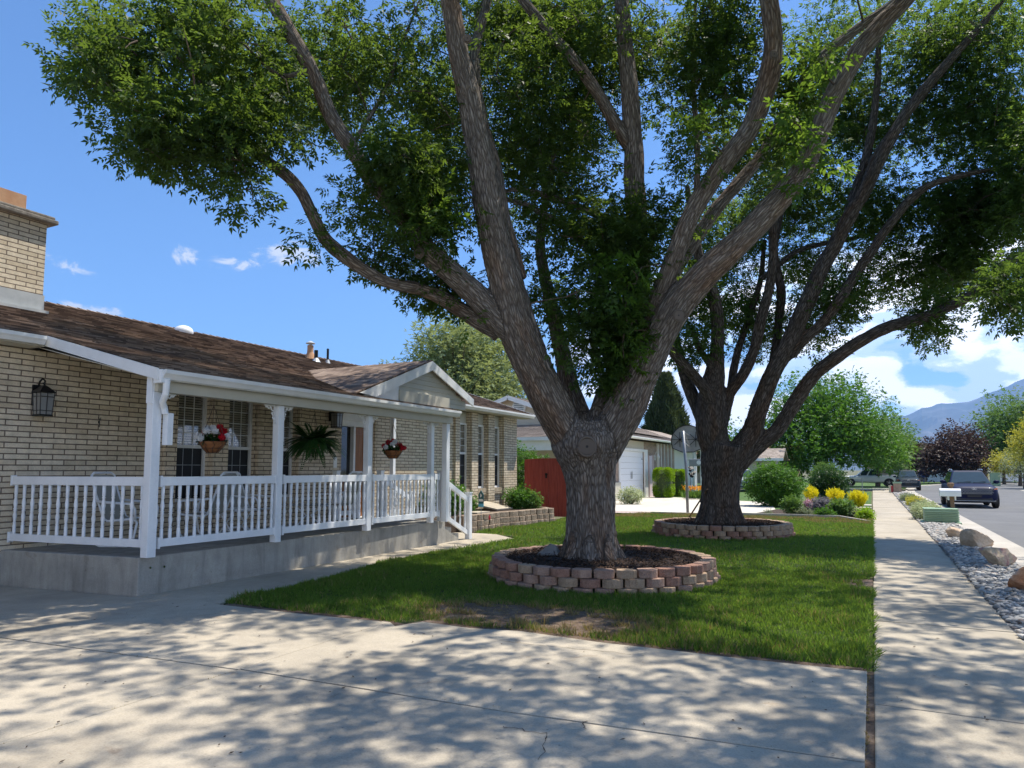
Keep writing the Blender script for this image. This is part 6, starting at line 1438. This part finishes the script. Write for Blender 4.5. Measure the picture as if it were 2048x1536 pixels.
# ================= BACKGROUND TREES =================
def bgtree(name,base,blobs,L,m,label,cat='tree',per=9,spr=.9,trunk=.3,pairs=1,lw=.6,limbs=7,group=None,tm='twig',keepz=-.25,sh=.55,fs=.5,base_px=None,base_d=None):
    bx,by=base;e=empty(name,(bx,by,0),label,cat,group);cs=[]
    for (px,py,d,rx,ry,rd,n) in blobs:
        q=unit(NR.normal(0,1,(n,3)))*(NR.random((n,1))**sh);dd=d+q[:,2]*rd
        cs.append(np.array([P(px+a*rx,py+b*ry,d=k) for a,b,k in zip(q[:,0],q[:,1],dd)]))
    base=None
    q0=blobs[0];bx,by=[float(v_) for v_ in P(base_px or q0[0],960,d=base_d or q0[2])[:2]];e.location=(bx,by,0);ORG[e.name]=Vector((bx,by,0))
    C=np.concatenate(cs);k=np.array([noise.noise(Vector(c)*fs)+.5*noise.noise(Vector(c)*fs*2.5)>keepz for c in C]);C=C[k];C=C[C[:,2]>.5]
    npmesh('crown',m,clusters(C,spr,per,L,pairs,lw,.15),4,e)
    top=C[:,2].max();mb=MB();zc=C[:,2].mean();cm=C.mean(0)
    mb.tube([(bx,by,-.1),(bx+(cm[0]-bx)*.2,by+(cm[1]-by)*.2,zc*.45),(cm[0],cm[1],zc),(cm[0],cm[1],zc+(top-zc)*.5)],[trunk,trunk*.75,trunk*.45,trunk*.15],9)
    for i in NR.choice(len(C),min(len(C),limbs*4),replace=False):
        c=C[i];a=np.array([bx+(cm[0]-bx)*.3,by+(cm[1]-by)*.3,zc*.55]);mid=(a+c)/2+[0,0,.4];mb.tube([a,mid,c],[trunk*.3,trunk*.17,.02],5)
    mb.build('trunk',tm,e);return e
bgtree('willow_tree',(-25,42),[(905,690,48,62,48,4,150),(870,720,48,38,30,3,50),(955,700,49,55,45,4,90),(950,780,46,85,55,4,260),(870,790,46,60,50,4,110),(1010,770,48,60,70,4,120),(1010,690,50,40,45,3,50),(800,765,50,35,30,3,14)],.62,'willow','tall pale green willow rising behind the house roof',per=12,spr=1.15,trunk=.4,lw=.34,keepz=-.2,pairs=2,limbs=12)
# spruce
p=P(1333,880,d=60);x,y=float(p[0]),float(p[1]);e=empty('conifer_tree',(x,y,0),'dark green cone shaped conifer behind the neighbor house','tree')
V=[]
n=5200;t_=NR.random(n)**.8;a=NR.uniform(0,6.28,n);top=float(P(1333,752,d=60)[2])
R=(1-t_)**.85*2.75*(1+.16*np.sin(a*5)+.12*np.sin(a*9+t_*20))*NR.uniform(.62,1.0,n)*(1+.22*fields(a*1.6,t_*9,1.))+.06
C=np.stack([x+R*np.cos(a),y+R*np.sin(a),1.2+t_*(top-1.4)],1);D=np.stack([np.cos(a)*.45,np.sin(a)*.45,np.full(n,1.)],1)
for k in range(5):V.append(kites(C+D*.1*k,D+NR.normal(0,.4,(n,3)),NR.normal(0,1,(n,3)),NR.uniform(.25,.5,n),NR.uniform(.07,.12,n)))
npmesh('crown','conifer',np.concatenate(V),4,e);MB().tube([(x,y,-.1),(x,y,top*.5),(x,y,top*.93)],[.28,.18,.03],8).build('trunk','twig',e)
bgtree('shade_tree',tuple(P(1655,967,Z=0)[:2]+np.array([0,-12.])),[(1650,800,62,95,52,4,210),(1580,850,62,70,70,4,190),(1690,850,60,95,60,4,260),(1640,892,59,90,38,4,160),(1740,885,60,70,42,3,150),(1600,920,62,60,30,3,70)],.50,'gleaf','large layered green shade tree beyond the sidewalk shrubs',per=14,spr=1.15,trunk=.35,tm='bark2' if False else 'twig',keepz=-.15,fs=.75,pairs=2,lw=.5,sh=.45)
bgtree('shade_tree',tuple(P(1775,965,Z=0)[:2]+np.array([0,-8.])),[(1755,850,70,38,48,3,90),(1765,893,68,52,40,3,120),(1785,915,66,34,18,3,34)],.5,'gleaf2','lighter green tree right of the large layered shade tree',per=13,spr=1.1,trunk=.25,fs=.75,pairs=2,lw=.5,sh=.45)
bgtree('shade_tree',tuple(P(1806,963,Z=0)[:2]),[(1800,880,88,22,30,3,60),(1808,905,88,22,38,3,55)],.6,'gleaf2','narrow airy green tree against the mountain',per=12,spr=1.2,trunk=.25,pairs=2,lw=.5,keepz=-.1)
bgtree('purple_tree',tuple(P(1905,967,Z=0)[:2]+np.array([-2.,-8.])),[(1905,908,85,64,42,4,260),(1925,885,86,40,32,3,90),(1870,925,84,42,26,3,80),(1945,925,85,38,28,3,60)],.55,'purple','dark purple leaved tree at the bend of the street',per=14,spr=1.15,trunk=.35,lw=.7,sh=.45)
bgtree('shade_tree',tuple(P(1990,963,Z=0)[:2]),[(2015,850,95,60,58,5,200),(1975,900,94,45,45,4,110),(2060,830,95,60,60,5,160),(2040,910,94,60,42,5,120),(2110,870,95,60,80,5,100)],.75,'gleaf2','large grey green tree behind the purple tree on the right',per=13,spr=1.5,trunk=.4,pairs=2,lw=.4,keepz=-.15)
bgtree('yellow_tree',(25,62),[(2050,890,62,24,42,2,90),(2085,870,62,40,60,2,100)],.35,'gold' if False else 'yellowbush','yellow green tree cut by the right edge of the picture',per=12,spr=.7,trunk=.2)
bgtree('yellow_tree',tuple(P(2007,962,Z=0)[:2]+np.array([-3,-14.])),[(2008,925,80,26,20,2,80)],.42,'yellowbush','small tree with yellow leaves before the large grey green tree',per=12,spr=.8,trunk=.2)
bgtree('grey_tree',(24.5,70),[(2040,930,72,30,26,3,110)],.4,'sage','low grey green tree at the right edge',per=11,spr=.8,trunk=.2)
# back yard greenery that closes the view between the trunks
bgtree('shade_tree',(-18,70),[(1480,905,74,60,35,4,90),(1440,880,76,40,45,4,50)],.6,'gleaf','tree showing between the forks of the second big tree',per=12,spr=1.2,pairs=2,lw=.5)
bg_=[(1850,955,(.3,.25,.3,'x'))]
p=P(1848,966,Z=0);x,y=float(p[0]),float(p[1]);tag(MB().cyl((x,y,0),(x,y,.7),.04,8).box(x-.55,x+.55,y-.3,y+.3,.7,1.5).build('blue_mailbox',mat('blue_paint',(.04,.08,.4),.4)),'small blue box on a post on the far lawn','mailbox')
# low white fence far right
fx=empty('white_fence',(14,96,0),'long low white fence across the far end of the street','fence')
MB().box(13,40,106,106.08,.2,1.2).build('panel','white',fx);MB().box(13,13.15,105.9,106.1,0,1.3).build('post','white',fx)
# ================= AIR =================
HZ=True
if HZ:
    hb=MB().box(-9500,9500,-400,14500,-30,1500) if False else MB().box(-9400,9400,-350,11200,-21,1420)
    hm=bpy.data.materials.new('haze');hm.use_nodes=True;t=NT(hm.node_tree);hm.node_tree.nodes.remove(hm.node_tree.nodes['Principled BSDF'])
    pv=t.n('ShaderNodeVolumePrincipled');pv.inputs['Color'].default_value=(.28,.53,1,1);pv.inputs['Density'].default_value=.00009;pv.inputs['Anisotropy'].default_value=.2
    t.l(pv.outputs[0],hm.node_tree.nodes['Material Output'].inputs['Volume'])
    tag(hb.build('haze',hm),kind='stuff')
